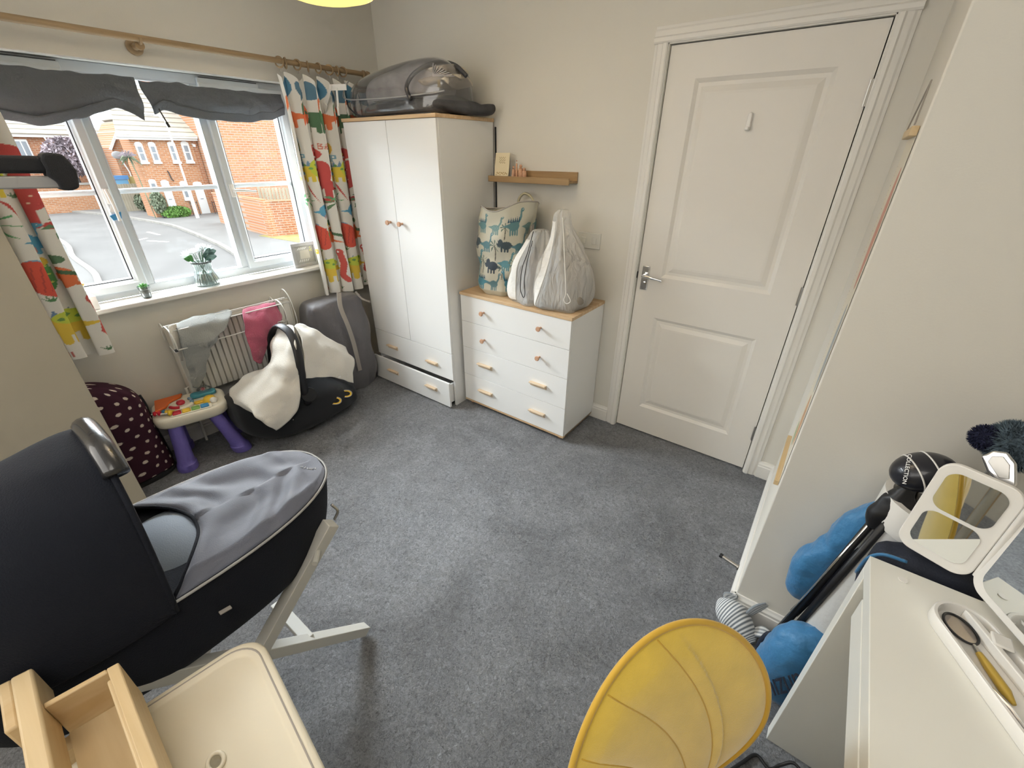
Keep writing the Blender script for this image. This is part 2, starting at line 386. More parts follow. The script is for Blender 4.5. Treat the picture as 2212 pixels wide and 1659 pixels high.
# ---------------------------------------------------------------- flat prints (vertex colours on dense cloth)
class Canvas:
    def __init__(s, w, h, W_, H_, bg_):
        s.w, s.h, s.W, s.H = w, h, W_, H_   # metres, samples
        s.a = np.ones((H_+1, W_+1, 3), dtype=np.float32)*np.array(lin(bg_), dtype=np.float32)
        s.X, s.Y = np.meshgrid(np.linspace(0, w, W_+1), np.linspace(0, h, H_+1))
    def ell(s, cx, cy, rx, ry, col, rot=0):
        c, d = math.cos(rot), math.sin(rot); x = s.X-cx; y = s.Y-cy
        m = ((x*c+y*d)/rx)**2+((-x*d+y*c)/ry)**2 < 1; s.a[m] = lin(col)
    def poly(s, P, col):
        m = np.zeros(s.X.shape, bool); n = len(P)
        for i in range(n):
            (x1, y1), (x2, y2) = P[i], P[(i+1) % n]
            if y1 == y2: continue
            c = ((y1 > s.Y) != (y2 > s.Y)) & (s.X < (x2-x1)*(s.Y-y1)/(y2-y1)+x1); m ^= c
        s.a[m] = lin(col)
    def line(s, P, r, col):
        for (x1, y1), (x2, y2) in zip(P, P[1:]):
            L = (x2-x1)**2+(y2-y1)**2+1e-12; t = np.clip(((s.X-x1)*(x2-x1)+(s.Y-y1)*(y2-y1))/L, 0, 1)
            m = (s.X-x1-t*(x2-x1))**2+(s.Y-y1-t*(y2-y1))**2 < r*r; s.a[m] = lin(col)
    GL = {'S': 'wxsolmqy', }
    def text(s, t, x, y, h, col, r=None):
        # stroke letters on a 2 x 4 grid, y up
        F = {'S': [[(2, 4), (0, 4), (0, 2), (2, 2), (2, 0), (0, 0)]], 'T': [[(0, 4), (2, 4)], [(1, 4), (1, 0)]], 'O': [[(0, 0), (0, 4), (2, 4), (2, 0), (0, 0)]],
             'M': [[(0, 0), (0, 4), (1, 2), (2, 4), (2, 0)]], 'P': [[(0, 0), (0, 4), (2, 4), (2, 2), (0, 2)]], 'R': [[(0, 0), (0, 4), (2, 4), (2, 2), (0, 2)], [(1, 2), (2, 0)]],
             'A': [[(0, 0), (1, 4), (2, 0)], [(.5, 1.6), (1.5, 1.6)]], 'B': [[(0, 0), (0, 4), (1.7, 3.6), (1.2, 2.1), (0, 2), (2, 1.6), (1.7, 0), (0, 0)]], 'Y': [[(0, 4), (1, 2), (2, 4)], [(1, 2), (1, 0)]],
             'C': [[(2, 4), (0, 4), (0, 0), (2, 0)]], 'L': [[(0, 4), (0, 0), (2, 0)]], 'E': [[(2, 4), (0, 4), (0, 0), (2, 0)], [(0, 2), (1.6, 2)]], 'I': [[(1, 0), (1, 4)]],
             'N': [[(0, 0), (0, 4), (2, 0), (2, 4)]], 'H': [[(0, 0), (0, 4)], [(2, 0), (2, 4)], [(0, 2), (2, 2)]], 'U': [[(0, 4), (0, 0), (2, 0), (2, 4)]]}
        k = h/4; r = r or h*.09
        for i, ch in enumerate(t):
            for st in F.get(ch, []): s.line([(x+(i*3+a)*k, y+b*k) for a, b in st], r, col)
    def long_neck(s, x, y, k, c, c2=None, f=1):
        s.ell(x, y, .30*k, .17*k, c); s.line([(x+f*.2*k, y+.05*k), (x+f*.36*k, y+.28*k), (x+f*.38*k, y+.46*k)], .055*k, c); s.ell(x+f*.44*k, y+.5*k, .10*k, .06*k, c)
        s.poly([(x-f*.15*k, y+.12*k), (x-f*.62*k, y+.02*k), (x-f*.15*k, y-.1*k)], c)
        for dx in (-.18, -.06, .08, .2): s.line([(x+dx*k, y-.08*k), (x+dx*k, y-.28*k)], .042*k, c)
        if c2:
            for i in range(5): s.ell(x+(-.2+i*.1)*k, y+(.07 if i % 2 else .0)*k, .028*k, .028*k, c2)
        s.ell(x+f*.46*k, y+.51*k, .014*k, .014*k, '#ffffff')
    def spiny(s, x, y, k, c, c2, f=1):
        s.long_neck(x, y-.02*k, k*.9, c, None, f)
        for i in range(6):
            px = x+(-.26+i*.1)*k; s.poly([(px-.05*k, y+.1*k), (px, y+.26*k), (px+.05*k, y+.1*k)], c2)
    def rex(s, x, y, k, c, c2='#f2d8c0', f=1):
        s.ell(x, y, .16*k, .30*k, c, .25*f); s.ell(x+f*.10*k, y+.42*k, .19*k, .12*k, c); s.poly([(x+f*.02*k, y+.38*k), (x+f*.34*k, y+.36*k), (x+f*.33*k, y+.29*k), (x+f*.02*k, y+.28*k)], c)
        s.line([(x+f*.12*k, y+.355*k), (x+f*.3*k, y+.36*k)], .012*k, '#ffffff')
        s.poly([(x-f*.05*k, y-.05*k), (x-f*.55*k, y-.28*k), (x-f*.05*k, y-.28*k)], c)
        for dx in (-.08, .10): s.line([(x+dx*k, y-.2*k), (x+dx*k, y-.48*k), (x+(dx+f*.08)*k, y-.5*k)], .05*k, c)
        s.line([(x+f*.12*k, y+.12*k), (x+f*.24*k, y+.08*k)], .025*k, c); s.ell(x+f*.12*k, y+.47*k, .025*k, .025*k, '#ffffff'); s.ell(x+f*.125*k, y+.47*k, .012*k, .012*k, '#20242a')
        for i in range(5): s.ell(x+(-.05+.03*(i % 2))*k, y+(.2-.1*i)*k, .012*k, .012*k, c2)
    def tri(s, x, y, k, c, c2, f=1):
        s.ell(x-f*.05*k, y, .28*k, .17*k, c); s.ell(x+f*.26*k, y+.1*k, .13*k, .16*k, c2); s.ell(x+f*.32*k, y+.02*k, .13*k, .09*k, c)
        for dx in (-.2, -.02, .14): s.line([(x+dx*k, y-.06*k), (x+dx*k, y-.25*k)], .045*k, c)
        s.poly([(x-f*.2*k, y+.1*k), (x-f*.6*k, y-.08*k), (x-f*.2*k, y-.08*k)], c)
        s.poly([(x+f*.3*k, y+.08*k), (x+f*.42*k, y+.24*k), (x+f*.36*k, y+.06*k)], c); s.poly([(x+f*.4*k, y+.04*k), (x+f*.5*k, y+.14*k), (x+f*.45*k, y)], c)
    def palm(s, x, y, k, c, c2):
        s.line([(x, y-.35*k), (x+.04*k, y), (x, y+.2*k)], .03*k, c2)
        for a in (-50, 0, 45, 90, 135, 180, 230): s.poly([(x, y+.2*k), (x+.28*k*math.cos(R(a-14)), y+.2*k+.2*k*math.sin(R(a-14))), (x+.36*k*math.cos(R(a)), y+.16*k+.26*k*math.sin(R(a)))], c)
    def tuft(s, x, y, k, c):
        for a in (50, 75, 105, 130): s.poly([(x-.04*k, y), (x+.04*k, y), (x+.28*k*math.cos(R(a)), y+.28*k*math.sin(R(a)))], c)
    def flat(s, soft=0): return s.a.reshape(-1, 3)*(1-2*soft)+soft

# ================================================================ ROOM SHELL
XR, YN, YB, XE, H = 2.908, -.935, -3.45, 4.25, 2.42
WY0, WY1, WZ0, WZ1 = -2.12, -.63, .885, 1.915
struct('floor', MB().box((-.12, YB, -.06), (XE, 0.12, 0)), 'carpet', 'grey deep pile carpet over the whole floor')
struct('ceiling', MB().box((-.3, YB-.1, H), (XE+.1, .2, H+.1)), 'ceil')
mb = MB(); mb.box((-.30, YB, -.05), (0, WY0, H)); mb.box((-.30, WY1, -.05), (0, .12, H)); mb.box((-.30, WY0, -.05), (0, WY1, WZ0-.02)); mb.box((-.30, WY0, WZ1), (0, WY1, H))
struct('wall_window', mb, 'wall', 'off-white wall around the window')
mb = MB(); mb.box((0, 0, -.05), (1.995, .12, H)); mb.box((2.767, 0, -.05), (XR, .12, H)); mb.box((1.995, 0, 1.99), (2.767, .12, H)); mb.box((1.995, .09, -.05), (2.767, .12, 1.99))
struct('wall_back', mb, 'wall', 'off-white wall holding the door')
struct('wall_right', MB().box((XR, YN, -.05), (XE+.1, .12, H)), 'wall', 'off-white wall projecting beside the door', bevel=.004)
struct('wall_far_right', MB().box((XE, YB, -.05), (XE+.1, YN, H)), 'wall')
struct('wall_rear', MB().box((-.3, YB-.1, -.05), (XE+.1, YB, H)), 'wall')
def skirt(name, p, q, n):
    # p,q 2d ends, n inward normal
    prof = [(0, 0), (.016, 0), (.016, .070), (.013, .074), (.013, .084), (.008, .092), (.005, .100), (0, .100)]
    mb = MB(); rings = []
    for e in (p, q): rings.append([(e[0]+n[0]*a, e[1]+n[1]*a, b) for a, b in prof])
    mb.loft(rings); return struct(name, mb, 'gloss')
skirt('baseboard_window', (0, -2.9), (0, -.001), (1, 0))
skirt('baseboard_back', (.016, 0), (1.93, 0), (0, -1))
skirt('baseboard_back_2', (2.83, 0), (XR-.001, 0), (0, -1))
skirt('baseboard_return', (XR, -.001), (XR, YN-.016), (-1, 0))
skirt('baseboard_right', (XR-.016, YN), (XE-.001, YN), (0, -1))
# door casing and lining
def casing(name, a, b, n_side, vert=True):
    prof = [(0, 0), (0, .018), (.006, .022), (.020, .022), (.026, .016), (.045, .014), (.052, .010), (.062, .008), (.064, 0)]
    mb = MB()
    if vert: rings = [[(a[0]+n_side*u, -v, z) for u, v in prof] for z in (a[1], b[1])]
    else: rings = [[(x, -v, a[1]+u) for u, v in prof] for x in (a[0], b[0])]
    mb.loft(rings); return struct(name, mb, 'gloss')
casing('trim_1', (1.990, 0), (1.990, 1.990), -1); casing('trim_2', (2.772, 0), (2.772, 1.990), 1)
casing('trim_3', (1.926, 1.990), (2.836, 1.990), 1, False)
mb = MB(); mb.box((1.975, -.012, 0), (1.994, .09, 1.99)); mb.box((2.768, -.012, 0), (2.787, .09, 1.99)); mb.box((1.975, -.012, 1.986), (2.787, .09, 2.004))
struct('trim_4', mb, 'gloss')
# door slab with two moulded panels
D = struct('door_1', label='closed white two panel door with chrome lever handle')
dx0, dx1, dz0, dz1, dy = 1.998, 2.763, .010, 1.982, .006
panels = [(2.125, 2.645, .985, 1.855), (2.125, 2.645, .185, .760)]
mb = MB()
xs = [dx0, 2.125, 2.645, dx1]
mb.box((dx0, dy, dz0), (2.125, dy+.038, dz1)); mb.box((2.645, dy, dz0), (dx1, dy+.038, dz1))
for z0, z1 in ((dz0, .185), (.760, .985), (1.855, dz1)): mb.box((2.125, dy, z0), (2.645, dy+.038, z1))
build('door_slab', mb, 'door', D)
for (x0, x1, z0, z1) in panels:
    mb = MB(); rings = []
    for ins, dep in ((0, 0), (.010, .006), (.016, .010), (.030, .010), (.052, .003), (.062, .002)):
        rings.append([(x0+ins, dy+dep, z0+ins), (x1-ins, dy+dep, z0+ins), (x1-ins, dy+dep, z1-ins), (x0+ins, dy+dep, z1-ins)])
    mb.loft(rings, cap=False); n = len(mb.v); mb.f.append((n-4, n-3, n-2, n-1))
    mb.box((x0-.001, dy+.02, z0-.001), (x1+.001, dy+.030, z1+.001))
    build('door_panel', mb, 'door', D)
hd = build('door_handle', MB().box((2.020, dy-.007, .905), (2.058, dy, 1.035)).add([], []), 'chrome', D, bevel=.003)
mb = MB(); mb.cyl((2.039, dy-.007, .985), (2.039, dy-.040, .985), .009, n=14); mb.tube(spline([(2.036, dy-.040, .985), (2.06, dy-.043, .987), (2.10, dy-.046, .984), (2.145, dy-.044, .978)], 5), [.009]*5+[.0085]*5+[.007]*6, 10)
mb.cyl((2.039, dy-.007, .985), (2.039, dy-.012, .985), .016, n=16)
build('lever', mb, 'chrome', hd, smooth=True)
build('thumb_turn', MB().cyl((2.039, dy-.007, .940), (2.039, dy-.016, .940), .010, n=14), 'chrome', hd, smooth=True)
for z in (.912, 1.028):
    for x in (2.026, 2.052): build('screw', MB().cyl((x, dy-.007, z), (x, dy-.0085, z), .0035, n=8), 'steel', hd)
for z in (.245, 1.000, 1.765):
    mb = MB(); mb.cyl((2.766, dy-.006, z-.042), (2.766, dy-.006, z+.042), .006, n=10); mb.box((2.756, dy-.003, z-.042), (2.776, dy-.001, z+.042))
    h = build('hinge', mb, 'steel', D)
build('coat_hook', MB().prism([(2.372, 1.655), (2.392, 1.655), (2.390, 1.715), (2.382, 1.722), (2.374, 1.715)], -.008, .009, 'xzy').prism([(2.374, 1.655), (2.390, 1.655), (2.390, 1.668), (2.374, 1.668)], -.024, -.004, 'xzy'), 'whitep', D, bevel=.003)
build('latch_plate', MB().box((1.9925, -.004, .965), (1.9975, .004, 1.0)), 'black', D)

# ---------------------------------------------------------------- window
Wn = struct('window_1', label='white plastic casement window in three lights looking on to the street')
FX0, FX1 = -.17, -.095
def frame_box(y0, y1, z0, z1, x0=FX0, x1=FX1): return MB().box((x0, y0, z0), (x1, y1, z1))
mb = MB(); mb.box((FX0, WY0, WZ0), (FX1, WY1, WZ0+.045)); mb.box((FX0, WY0, WZ1-.045), (FX1, WY1, WZ1))
mb.box((FX0, WY0, WZ0+.045), (FX1, WY0+.045, WZ1-.045)); mb.box((FX0, WY1-.045, WZ0+.045), (FX1, WY1, WZ1-.045))
mb.box((FX0, -1.655, WZ0+.045), (FX1, -1.610, WZ1-.045)); mb.box((FX0, -1.150, WZ0+.045), (FX1, -1.105, WZ1-.045))
build('outer_frame', mb, 'upvc', Wn, bevel=.004)
def sash(y0, y1, z0, z1, w=.050, name='opening_sash'):
    po = [(y0, z0), (y1, z0), (y1, z1), (y0, z1)]
    mb = MB(); rings = []
    for ins, x in ((0, FX0+.01), (0, FX1+.018), (.006, FX1+.022), (w-.016, FX1+.022), (w-.010, FX1+.012), (w-.003, FX1+.006), (w, FX1-.010), (w, FX0+.01)):
        rings.append([(x, y0+ins, z0+ins), (x, y1-ins, z0+ins), (x, y1-ins, z1-ins), (x, y0+ins, z1-ins)])
    mb.loft(rings+[rings[0]], cap=False)
    s_ = build(name, mb, 'upvc', Wn)
    mb = MB(); k = w
    rings = [[(x, y0+i, z0+i), (x, y1-i, z0+i), (x, y1-i, z1-i), (x, y0+i, z1-i)] for i, x in ((k-.001, FX1-.008), (k-.001, FX1-.004), (k+.004, FX1-.004), (k+.004, FX1-.008))]
    mb.loft(rings+[rings[0]], cap=False); build('gasket', mb, 'seal', s_)
    return s_
sL = sash(-2.085, -1.642, WZ0+.035, WZ1-.035); sR = sash(-1.118, -.665, WZ0+.035, WZ1-.035)
# fixed centre light
mb = MB(); rings = []
for ins, x in ((0, FX1-.002), (.006, FX1+.004), (.008, FX1-.012), (.0, FX1-.012)):
    rings.append([(x, -1.612+ins, WZ0+.044+ins), (x, -1.148-ins, WZ0+.044+ins), (x, -1.148-ins, WZ1-.044-ins), (x, -1.612+ins, WZ1-.044-ins)])
mb.loft(rings+[rings[0]], cap=False); build('glazing_bead', mb, 'upvc', Wn)
for (y0, y1, z0, z1, nm) in ((-2.035, -1.692, .970, 1.83, 'L'), (-1.606, -1.154, .935, 1.865, 'C'), (-1.068, -.715, .970, 1.83, 'R')):
    build('pane', MB().box((-.142, y0-.006, z0-.006), (-.138, y1+.006, z1+.006)), 'glass', Wn)
    build('glazing_bar', MB().prism([(-.128, 1.374), (-.110, 1.376), (-.104, 1.386), (-.110, 1.396), (-.128, 1.398)], y0-.006, y1+.006, 'xzy'), 'upvc', Wn)
# handles
def espag(y, ydir, z=1.36):
    h = build('window_handle', MB().box((FX1+.021, y-.013, z-.035), (FX1+.032, y+.013, z+.035)), 'whitep', Wn, bevel=.004)
    return h
h = espag(-1.662, 0, 1.37)
build('lever', MB().tube(spline([(FX1+.035, -1.662, 1.40), (FX1+.05, -1.662, 1.37), (FX1+.055, -1.661, 1.33), (FX1+.052, -1.660, 1.26)], 4), [.008]*8+[.007]*5, 8), 'whitep', h, smooth=True)
h = espag(-1.095, 0, 1.365)
build('lever', MB().tube(spline([(FX1+.035, -1.095, 1.365), (FX1+.05, -1.08, 1.366), (FX1+.052, -1.03, 1.362), (FX1+.050, -.975, 1.356)], 4), [.008]*8+[.006]*5, 8), 'whitep', h, smooth=True)
for y0, y1 in ((-1.99, -1.64), (-1.115, -.800)):
    v = build('trickle_vent', MB().box((FX1-.001, y0, WZ1-.040), (FX1+.016, y1, WZ1-.012)), 'upvc', Wn, bevel=.003)
    build('slot', MB().box((FX1+.013, y0+.01, WZ1-.0135), (FX1+.0175, y1-.01, WZ1-.010)), 'seal', v)
struct('window_2', MB().box((FX1, WY0-.0, .860), (.055, WY1+.0, .885)).box((-.001, WY0-.04, .860), (.055, WY0, .885)).box((-.001, WY1, .860), (.055, WY1+.04, .885)), 'gloss', 'glossy white window sill board', bevel=.006)

# ---------------------------------------------------------------- blinds
def blind(name, label, top, bot, parent=None, seed=0, xb=-.045):
    # top, bot: lists of (y, z) left to right
    n = len(top); rows = []
    for j in range(7):
        t = j/6; row = []
        for (ty, tz), (by, bz) in zip(top, bot):
            bl = .035*math.sin(math.pi*min(1, t*1.15))*(.6+.4*math.sin(ty*9+seed))
            row.append((xb+bl*.9, ty+(by-ty)*t, tz+(bz-tz)*t))
        rows.append(row)
    rows.append([(xb+.010, by, bz+.035) for by, bz in bot])
    mb = patch(rows, 9, 6, fold=.011, fs=15, seed=seed)
    o = build(name, mb, 'blind', smooth='all', solid=.003); return tag(o, label, 'blind')
blind('blackout_blind', 'charcoal blackout blind bunched up over the left window light, wider of the two',
      [(-2.08, 1.872), (-1.95, 1.866), (-1.82, 1.862), (-1.70, 1.860), (-1.60, 1.866), (-1.50, 1.866), (-1.40, 1.864)],
      [(-2.09, 1.70), (-1.98, 1.69), (-1.84, 1.664), (-1.74, 1.668), (-1.64, 1.695), (-1.50, 1.742), (-1.408, 1.702)], seed=1)
blind('blackout_blind', 'charcoal blackout blind bunched up over the right window light beside the curtain',
      [(-1.388, 1.861), (-1.30, 1.861), (-1.18, 1.860), (-1.05, 1.859), (-.92, 1.858), (-.80, 1.857), (-.690, 1.856)],
      [(-1.362, 1.728), (-1.318, 1.746), (-1.235, 1.728), (-1.10, 1.713), (-.95, 1.712), (-.82, 1.726), (-.700, 1.756)], seed=4)
tag(build('velcro_strap', MB().beam((-.002, -1.352, 1.745), (.004, -1.338, 1.685), .006, .003, up=(1, 0, 0)).beam((.006, -1.341, 1.69), (.008, -1.335, 1.668), .011, .005, up=(1, 0, 0)), 'black', bevel=.001), 'thin purple-black strap dangling from the right blind', 'strap')

# ---------------------------------------------------------------- curtain pole, rings, curtains
PZ, PX = 2.002, .092
t = thing('curtain_pole', 'long pale wooden curtain pole above the window', 'curtain pole', (PX, -1.37, PZ))
build('rod', MB().cyl((PX, -2.62, PZ), (PX, -.20, PZ), .0135, n=20), 'pole', t, smooth=True)
build('finial', MB().lathe([(.0135, 0), (.019, .004), (.020, .016), (.013, .022), (.013, .028), (.019, .036), (.017, .052), (.008, .060)], (PX, -.205, PZ), 18, Matrix.Rotation(R(-90), 3, 'X')), 'pole', t, smooth=True)
def bracket(y):
    b = build('bracket', MB().lathe([(.032, 0), (.032, .010), (.026, .016), (.014, .018), (.012, .060), (.018, .066), (.018, .078)], (0, y, PZ-.022), 20, Matrix.Rotation(R(90), 3, 'Y')), 'pole', t, smooth=True)
    build('cup', MB().tube([(PX, y, PZ)]+[(PX, y, PZ)], .001).tube([(PX+.018*math.cos(a), y, PZ+.018*math.sin(a)) for a in [R(180+k*20) for k in range(10)]], .006, 8), 'pole', b, smooth=True)
bracket(-1.37)
ring_y = [-.742, -.708, -.640, -.575, -.510, -.440, -.385, -.345]
ring0 = None
for i, y in enumerate(ring_y):
    tilt = (.5, -.25, .35, -.5, .15, .6, -.2, .4)[i]; Mx = Matrix.Rotation(tilt, 3, 'Z') @ Matrix.Rotation(R(90), 3, 'X')
    c = Vector((PX, y, PZ-.0062))
    ps = [c + Mx @ Vector((.024*math.cos(a), .024*math.sin(a), 0)) for a in [2*math.pi*k/20 for k in range(20)]]
    rg = thing('curtain_ring', 'small wooden curtain ring on the pole over the right curtain', 'curtain ring', tuple(c), 'curtain rings')
    build('hoop', MB().tube(ps, .0042, 8, closed=True), 'pole', rg, smooth='all')
    build('eyelet', MB().cyl(c+Vector((0, 0, -.026)), c+Vector((0, 0, -.040)), .003, n=8), 'steel', rg)

FW = 1.05
def curtain_canvas(seed=0):
    cv = Canvas(FW, 1.30, 340, 420, '#f0eee8')
    s = lambda k: k
    rows = [(1.20, 'a'), (1.02, 'b'), (.82, 'c'), (.62, 'd'), (.42, 'a2'), (.20, 'b2')]
    for kx in range(3):
        x = .09+kx*.36
        cv.ell(x+.02, 1.23, .05, .055, '#3b7fa5'); cv.ell(x+.12, 1.22, .035, .06, '#3f6f8c', .4); cv.ell(x+.24, 1.22, .045, .05, '#44738f', -.5)
        cv.long_neck(x+.02, 1.08, .19, '#e2733a', None, -1); cv.tri(x+.26, 1.07, .24, '#3c6b45', '#3f7a4a', 1)
        cv.ell(x+.14, 1.09, .035, .062, '#e8662c')
        cv.poly([(x+.10, 1.17), (x+.18, 1.10), (x+.12, 1.09)], '#48714c')
        cv.ell(x+.0, .935, .026, .04, '#5d9cc0'); cv.ell(x+.03, .92, .022, .034, '#e6b93a'); cv.tuft(x, .965, .09, '#50805a')
        cv.text('ROAR' if kx % 2 else 'RAAR', x+.10, .90, .032, '#c8574a'); cv.text('BABY', x+.24, .915, .028, '#cf6f5c')
        cv.text('STOMP', x-.06, .845, .034, '#6fa4c0')
        cv.rex(x+.22, .76, .30, '#c23a3a', '#f3dcc8', -1)
        cv.spiny(x+.06, .79, .22, '#e8cf3c', '#6d96ba', 1); cv.ell(x+.10, .80, .03, .05, '#cdd93a')
        for q in range(5): cv.ell(x+.03+q*.022, .80+.02*(q % 2), .007, .007, '#5c9a4a')
        cv.tuft(x+.13, .72, .10, '#537d58'); cv.ell(x-.02, .745, .03, .022, '#e8bd38'); cv.ell(x-.02, .772, .03, .012, '#7fb0cc')
        cv.poly([(x+.03, .72), (x+.08, .60), (x+.05, .70)], '#c8403a')
        cv.palm(x-.02, .57, .26, '#57a86c', '#8b7a70'); cv.palm(x+.28, .56, .22, '#55805a', '#8a7c74')
        cv.ell(x+.10, .545, .03, .04, '#4f9fc8'); cv.long_neck(x+.13, .54, .15, '#4ba0c8', None, 1); cv.ell(x+.19, .47, .03, .02, '#4f7a55')
        cv.text('PO', x+.09, .50, .02, '#d07f72'); cv.ell(x+.04, .46, .02, .012, '#6aa8cc')
        cv.ell(x+.05, .385, .05, .085, '#da4a32', .3)
        for q in range(4): cv.line([(x+.02+q*.016, .33), (x+.03+q*.018, .44)], .0016, '#b0332a')
        cv.tuft(x+.04, .285, .12, '#4f8a54'); cv.ell(x+.11, .40, .018, .07, '#4a9a4e'); cv.ell(x+.11, .46, .018, .02, '#e9c63e')
        for q in range(6): cv.ell(x+.108+.008*(q % 2), .35+q*.018, .004, .004, '#d6e06a')
        cv.ell(x+.18, .39, .05, .05, '#e8743a'); cv.poly([(x+.18, .36), (x+.28, .34), (x+.2, .38)], '#e8743a')
        cv.line([(x+.18, .42), (x+.24, .40), (x+.28, .385)], .009, '#3f6b46'); cv.ell(x+.295, .375, .03, .02, '#3f6b46'); cv.ell(x+.305, .38, .006, .006, '#ffffff')
        cv.spiny(x+.08, .17, .30, '#e9c83a', '#5f86b0', -1); cv.ell(x+.10, .205, .08, .035, '#cddb45')
        for q in range(6): cv.ell(x+.04+q*.024, .20+.015*(q % 2), .008, .008, '#6a9c48')
        cv.tuft(x+.16, .06, .12, '#4b7a4c'); cv.line([(x+.24, .27), (x+.25, .2), (x+.235, .12), (x+.26, .08)], .014, '#c8463c'); cv.ell(x+.238, .28, .018, .022, '#c8463c'); cv.ell(x+.234, .283, .005, .006, '#ffffff')
        cv.ell(x+.31, .045, .03, .028, '#5b93bd'); cv.ell(x+.315, .04, .01, .012, '#f2f2ee'); cv.text('HI', x+.0, .015, .026, '#c66a62'); cv.tuft(x+.22, .02, .1, '#4b7a4c')
    return cv
def curtain(name, label, ya, yb, z0, z1, seed, npl=6, x0=PX, split=None):
    cv = curtain_canvas(); NU, NV = 340, 420
    def f(u, v):
        # u along cloth, v up
        top = max(0, (v-.86)/.14); w = npl*2*math.pi*u
        amp = .030*(1-.25*top)+.006*math.sin(u*17+seed)
        y = ya+(yb-ya)*u+.016*math.sin(2*w+seed)*(1-top*.6)+.004*math.sin(v*9+u*20)
        x = x0+amp*math.sin(w+.6*math.sin(v*3+seed)+seed)+.008*math.sin(v*5+u*6)
        z = z0+(z1-z0)*v + (top**2)*(-.040)*(math.sin(w*.5+seed)**2) + (1-v)*(.010*math.sin(u*9+seed)) - .004
        flare = (1-v)*.0
        return (x, y+flare, z)
    mb = MB().grid(NU, NV, f)
    o = build(name, mb, 'paint', smooth='all', paint=cv.flat(.055)); tag(o, label, 'curtain'); return o
curtain('curtain', 'dinosaur print curtain drawn back between the window and the wardrobe', -.775, -.20, .697, 1.962, .7, 6)
curtain('curtain', 'dinosaur print curtain at the left end of the window, partly hidden', -2.50, -1.935, .700, 1.962, 2.1, 6)

# ================================================================ FURNITURE ON THE BACK WALL
t = thing('wardrobe', 'tall white two door wardrobe with oak top and two drawers', 'wardrobe', (.605, -.24, 0))
x0, x1, yf, zt = .205, 1.003, -.480, 1.742
mb = MB(); mb.box((x0, yf+.016, 0), (x0+.016, -.015, zt-.018)); mb.box((x1-.016, yf+.016, 0), (x1, -.015, zt-.018)); mb.box((x0+.016, -.022, .0), (x1-.016, -.015, zt-.018))
mb.box((x0+.016, yf+.02, .385), (x1-.016, -.022, .400)); mb.box((x0+.016, yf+.06, 0.0), (x1-.016, yf+.075, .03))
build('carcass', mb, 'white', t, bevel=.0012)
build('top_panel', MB().box((x0-.004, yf-.006, zt-.018), (x1+.004, -.012, zt)), 'oak', t, bevel=.0015)
xm = .605
for a, b, kx in ((x0+.001, xm-.0015, .545), (xm+.0015, x1-.001, .655)):
    d = build('door', MB().box((a, yf, .399), (b, yf+.0155, zt-.020)), 'white', t, bevel=.0012)
    build('knob', MB().lathe([(.007, 0), (.007, .014), (.013, .022), (.015, .030), (.013, .034), (.002, .035)], (kx, yf, 1.180), 18, Matrix.Rotation(R(90), 3, 'X')), 'knob', d, smooth=True)
def bar_handle(cx, y, z, L=.105, parent=None):
    mb = MB(); mb.prism([(y, z+.013), (y-.022, z+.016), (y-.024, z+.010), (y-.024, z+.006), (y, z+.005)], cx-L/2, cx+L/2, 'yzx')
    mb.prism([(y, z+.008), (y-.009, z+.008), (y-.006, z-.014), (y, z-.014)], cx-L/2, cx+L/2, 'yzx')
    return build('bar_handle', mb, 'oaky', parent, bevel=.0015)
d = build('drawer', MB().box((x0+.001, yf, .200), (x1-.001, yf+.0155, .396)), 'white', t, bevel=.0012)
bar_handle(.395, yf, .290, parent=d); bar_handle(.812, yf, .282, parent=d)
# bottom drawer stands a little open
dd = -.045
mb = MB(); mb.box((x0+.001, yf+dd, .012), (x1-.001, yf+dd+.0155, .195)); mb.box((x0+.02, yf+dd+.0155, .03), (x0+.034, -.06, .17)); mb.box((x1-.034, yf+dd+.0155, .03), (x1-.02, -.06, .17)); mb.box((x0+.034, yf+dd+.02, .03), (x1-.034, -.06, .036))
d = build('drawer', mb, 'white', t, bevel=.0012); d['label'] = 'bottom drawer standing slightly open'
bar_handle(.425, yf+dd, .112, parent=d); bar_handle(.832, yf+dd, .112, parent=d)

t = thing('chest_of_drawers', 'low white chest of four drawers with oak top and mixed wooden handles', 'chest of drawers', (1.42, -.19, 0))
cx0, cx1, cy, czt = 1.022, 1.822, -.388, .803
mb = MB(); mb.box((cx0, cy+.017, .030), (cx0+.016, -.004, czt-.018)); mb.box((cx1-.016, cy+.017, .030), (cx1, -.004, czt-.018)); mb.box((cx0+.016, -.012, .03), (cx1-.016, -.004, czt-.018)); mb.box((cx0+.016, cy+.05, .05), (cx1-.016, -.012, .062))
build('carcass', mb, 'white', t, bevel=.0012)
build('top_panel', MB().box((cx0-.004, cy-.004, czt-.018), (cx1+.004, -.004, czt)), 'oak', t, bevel=.0015)
build('base_panel', MB().box((cx0, cy, .026), (cx1, -.004, .0385)), 'oak', t, bevel=.001)
lv = [(.040, .2345), (.2365, .4345), (.4365, .6145), (.6165, .7835)]
for i, (a, b) in enumerate(lv):
    d = build('drawer', MB().box((cx0+.001, cy, a), (cx1-.001, cy+.016, b)), 'white', t, bevel=.0012)
    for hx in (1.213, 1.630):
        z = (.140, .338, .524, .704)[i]
        if i < 2: bar_handle(hx, cy, z, .115, d)
        else: build('knob', MB().lathe([(.006, 0), (.006, .016), (.013, .024), (.015, .031), (.012, .036), (.002, .036)], (hx, cy, z), 18, Matrix.Rotation(R(90), 3, 'X')), 'knob', d, smooth=True)
for px, py in ((1.06, -.35), (1.78, -.35), (1.06, -.04), (1.78, -.04)):
    build('foot', MB().cyl((px, py, 0), (px, py, .027), .015, n=14), 'knob', t, smooth=True)

